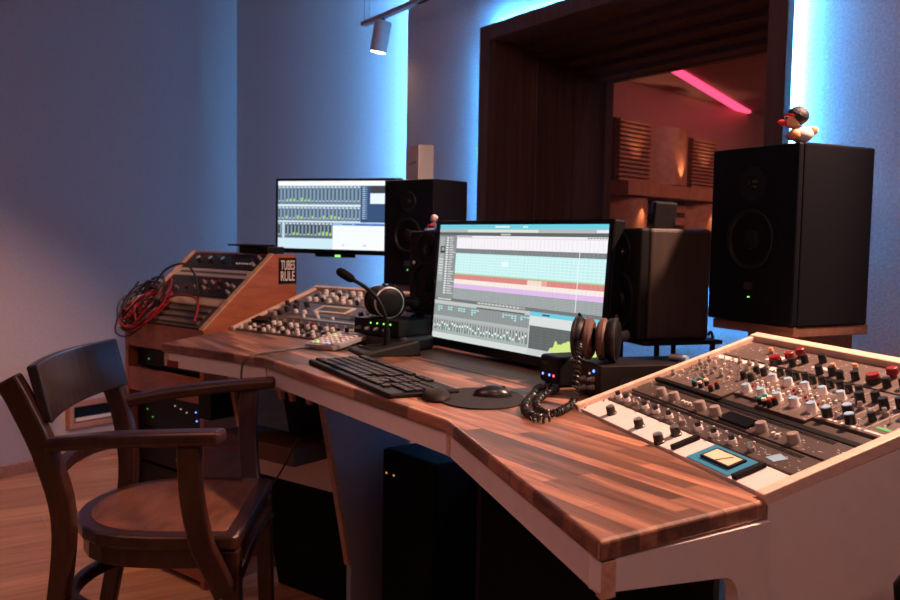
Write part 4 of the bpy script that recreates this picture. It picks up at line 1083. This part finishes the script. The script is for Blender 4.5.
# ------------------------------------------------------------------ chair
CHX = (-1.572, .482, .073); CHA = math.radians(-30.4)
ch = thing('armchair', 'old dark bentwood armchair with a worn wooden seat in front of the desk', 'chair', MX.Translation(CHX) @ MX.Rotation(CHA, 4, 'Z') @ MX.Scale(.913, 4))
SH = .487
def seat_outline(f=1.):
    cy = -.07
    pts = [(.186, .106), (.194, .098), (.199, .01)]
    for k in range(0, 13):
        a = PI*k/12; pts.append((.198*math.cos(a), -.05 - .185*math.sin(a)**.85))
    pts += [(-.199, .01), (-.194, .098), (-.186, .106)]
    return [(x*f, cy+(y-cy)*f) for x, y in pts]
M().prism(seat_outline(), SH-.026, SH).build('seat_frame', CHAIRW, ch, bevel=.006, seg=3)
M().prism(seat_outline(.85), SH-.002, SH+.0012).build('seat_panel', SEATW, ch, bevel=.001)
M().prism(seat_outline(.93), SH-.062, SH-.0265).build('apron', CHAIRW, ch)
for s in (-1, 1):
    M().sweep([(s*.168, .088, SH-.03), (s*.170, .095, .25), (s*.176, .107, -.0795)], [.034, .032, .028], [.034, .032, .028]).build('front_leg', CHAIRW, ch, bevel=.004)
    bp = smooth_path([(s*.146, -.300, -.0795), (s*.160, -.240, .25), (s*.176, -.205, SH), (s*.196, -.222, .62), (s*.206, -.262, .725), (s*.210, -.285, .770)], 5)
    M().sweep(bp, .032, [.030+.010*min(1, i/12) for i in range(len(bp))]).build('back_post', CHAIRW, ch, bevel=.005)
    arm = smooth_path([(s*.200, -.225, .652), (s*.232, -.13, .668), (s*.262, -.01, .680), (s*.278, .098, .687)], 6)
    n_ = len(arm)
    M().sweep(arm, [.032+.014*min(1, i/8) for i in range(n_)], [.025]*n_).build('armrest', CHAIRW, ch, bevel=.008, seg=3)
    sp = smooth_path([(s*.268, .040, .672), (s*.254, .040, .58), (s*.230, .050, .49), (s*.212, .065, .44), (s*.206, .088, .385)], 5)
    M().sweep(sp, .024, .040).build('arm_support', CHAIRW, ch, bevel=.004)
nb = 12; bv = []; bf = []
for i in range(nb+1):
    x = -.205+.41*i/nb; bow = -.028*(1-(x/.205)**2)
    for (dy, z) in ((-.006, .690), (-.026, .694), (-.052, .790), (-.032, .794)):
        bv.append((x, -.205+bow+dy, z))
for i in range(nb):
    for k in range(4): bf.append((i*4+k, i*4+(k+1) % 4, (i+1)*4+(k+1) % 4, (i+1)*4+k))
bf += [(3,2,1,0), tuple(nb*4+k for k in range(4))]
m = M(); m._add(bv, bf); m.build('backrest', CHAIRT, ch, bevel=.004)
m = M(); m.sweep(smooth_path([(-.186, -.210, .575), (-.10, -.245, .58), (0, -.256, .582), (.10, -.245, .58), (.186, -.210, .575)], 4), .020, .026); m.build('back_rail', CHAIRW, ch, bevel=.003)
ust = smooth_path([(-.166, .092, .335), (-.172, .0, .33), (-.162, -.12, .33), (-.105, -.215, .33), (0, -.245, .33), (.105, -.215, .33), (.162, -.12, .33), (.172, .0, .33), (.166, .092, .335)], 5)
m = M(); m.sweep(ust, .018, .028); m.build('bentwood_stretcher', CHAIRW, ch, bevel=.004)
m = M(); m.sweep(smooth_path([(-.160, .098, .40), (-.10, .110, .44), (0, .114, .452), (.10, .110, .44), (.160, .098, .40)], 4), .016, .022); m.build('front_brace', CHAIRW, ch, bevel=.002)

# ------------------------------------------------------------------ under and beside the desk
t = thing('computer_tower', 'black computer tower standing in the dark under the middle of the desk', 'computer', at(-1.765, 1.045, 0, .12))
M().box((-.10, -.02, .01), (.10, .15, .50)).build('case', BLKM, t, bevel=.005)
M().box((-.098, -.026, .012), (.098, -.0202, .498)).build('front_panel', BLKM, t, bevel=.002)
for k in range(2): M().box((-.085+.03*k, -.0275, .44), (-.081+.03*k, -.0255, .444)).build('indicator', emit('indicator_amber', (1, .45, .12), .8), t)
for x in (-.08, .08):
    for y in (.03, .13): M().lathe([(.012, 0), (.012, .0105)], 10).build('foot', RUB, t, MX.Translation((x, y, 0)))
for k, pts in enumerate(([(-1.50, .98, .02), (-1.38, .92, .015), (-1.30, 1.0, .012), (-1.38, 1.10, .012), (-1.47, 1.04, .02), (-1.42, .94, .02)],
                         [(-1.75, .95, .010), (-1.65, .86, .010), (-1.52, .88, .010), (-1.44, .97, .012), (-1.36, 1.12, .03), (-1.33, 1.2, .3), (-1.31, 1.195, .6)],
                         [(-2.0, .92, .008), (-1.9, .85, .008), (-1.85, .98, .008), (-1.72, 1.0, .008), (-1.66, .92, .008)])):
    worldcable(pts, ['black cable coiled on the floor under the desk', 'black cable rising from the floor to the desk back', 'black cable snaking on the floor near the chair'][k], r=.005)
t = thing('stool', 'black padded stool at the right edge beside the pale rack panel', 'stool', at(-.452, .885, 0))
m = M(); m.lathe([(.040, .640), (.048, .646), (.050, .665), (.044, .676), (.020, .681), (.0005, .682)], 28, cap=False); m.build('cushion', BLKM, t, smooth=True)
m = M(); m.lathe([(.048, .61), (.050, .612), (.050, .639), (.040, .6395)], 28); m.build('seat_rim', wood('dark_brown_front', (.05, .02, .012), (.10, .04, .024)), t, smooth=True)
for k in range(3):
    a = 2*PI*k/3+.4; M().tube([(.036*math.cos(a), .036*math.sin(a), .61), (.060*math.cos(a), .060*math.sin(a), 0)], .010, 10).build('leg', LAM, t, smooth=True)

# ------------------------------------------------------------------ lights
def spot(name, p, tgt, watts, col, ang=70, blend=.6, r=.03):
    l = bpy.data.lights.new(name, 'SPOT'); l.energy = watts; l.color = col; l.spot_size = math.radians(ang); l.spot_blend = blend; l.shadow_soft_size = r
    o = bpy.data.objects.new(name, l); COL.objects.link(o); o.location = p
    o.rotation_euler = (V(tgt)-V(p)).to_track_quat('-Z', 'Y').to_euler(); return o
def area(name, p, tgt, size, watts, col):
    l = bpy.data.lights.new(name, 'AREA'); l.energy = watts; l.color = col; l.size = size
    o = bpy.data.objects.new(name, l); COL.objects.link(o); o.location = p
    o.rotation_euler = (V(tgt)-V(p)).to_track_quat('-Z', 'Y').to_euler(); return o
WARM = (1, .56, .40); RED = (1, .42, .33)
spot('rail_spot_visible', (-3.03, 1.585, 1.69), (-2.35, 1.05, .8), 16, WARM, 75)
spot('rail_spot_middle', (-1.15, 1.45, 1.80), (-2.35, .85, .75), 95, WARM, 52)
spot('rail_spot_right', (-.63, 1.56, 1.80), (-.86, .90, .78), 200, WARM, 62)
spot('ceiling_spot_desk', (-.55, .55, 2.3), (-1.1, .75, .74), 12, WARM, 50)
spot('ceiling_spot_floor', (-3.0, .2, 2.35), (-3.35, .25, 0), 120, (1, .52, .36), 66, 1.0)
area('room_blue_fill', (-.2, -1.0, 2.3), (-1.6, 1.0, .6), 1.2, 1.5, (.42, .55, 1))  # added fill that tints the shadows blue, no fixture behind it
area('room_warm_fill', (.75, .1, 2.2), (-.6, .9, .6), .8, 8, (1, .50, .42))  # added fill to lift the right-hand panels, not a room lamp
spot('fascia_fill_spot', (-1.35, -.75, 2.1), (-1.0, .66, .70), 16, RED, 38, .9)  # added spot that brightens the pale fascia from the front
spot('ceiling_spot_chair', (-1.2, -.3, 2.35), (-1.6, .4, .5), 10, RED, 60, .8)
area('room_red_fill', (-1.0, -.7, 2.40), (-1.6, .6, .5), .6, 7, RED)  # added overhead ambient fill, stands for no particular lamp
# lamps in the room beyond
for s, y0, tg in ((.48, 1.30, 1.60), (.11, 1.22, .5), (.84, 1.22, .5), (.12, 1.30, 1.6), (.82, 1.30, 1.6)):
    p = lr(s, y0 + (.02 if tg > y0 else -.02), SG*.100); q_ = lr(s, tg, SG*.055)
    spot('shelf_lamp', p, q_, 4.0, (1, .47, .25), 70, 1.0, .008)
area('beyond_ceiling', (-2.2, 3.9, 1.75), (-2.6, 3.8, 0), .8, 20, (1, .40, .33))

w = bpy.data.worlds.new('world'); sc.world = w; w.use_nodes = True
w.node_tree.nodes['Background'].inputs[0].default_value = (.01, .008, .012, 1); w.node_tree.nodes['Background'].inputs[1].default_value = 1

# ------------------------------------------------------------------ camera
f = 885.0; pitch, roll, yaw = math.radians(4.04), math.radians(1.01), math.radians(57.35)
fw = V((-math.sin(yaw)*math.cos(pitch), math.cos(yaw)*math.cos(pitch), -math.sin(pitch)))
rt = V((math.cos(yaw), math.sin(yaw), 0)); up = rt.cross(fw)
r2 = rt*math.cos(roll) + up*math.sin(roll); u2 = -rt*math.sin(roll) + up*math.cos(roll)
cd = bpy.data.cameras.new('camera'); cam = bpy.data.objects.new('camera', cd); COL.objects.link(cam)
mw_ = MX((r2, u2, -fw)).transposed().to_4x4(); mw_.translation = (0, 0, 1.01); cam.matrix_world = mw_
cd.sensor_width = 36; cd.lens = f/900*36; cd.clip_start = .05
cd.dof.use_dof = True; cd.dof.focus_distance = 1.25; cd.dof.aperture_fstop = 10
sc.camera = cam
vs = sc.view_settings; vs.view_transform = 'Standard'; vs.look = 'None'; vs.exposure = 0; vs.gamma = 1; vs.use_curve_mapping = False
sc.cycles.use_denoising = True
sc.cycles.sample_clamp_indirect = 4
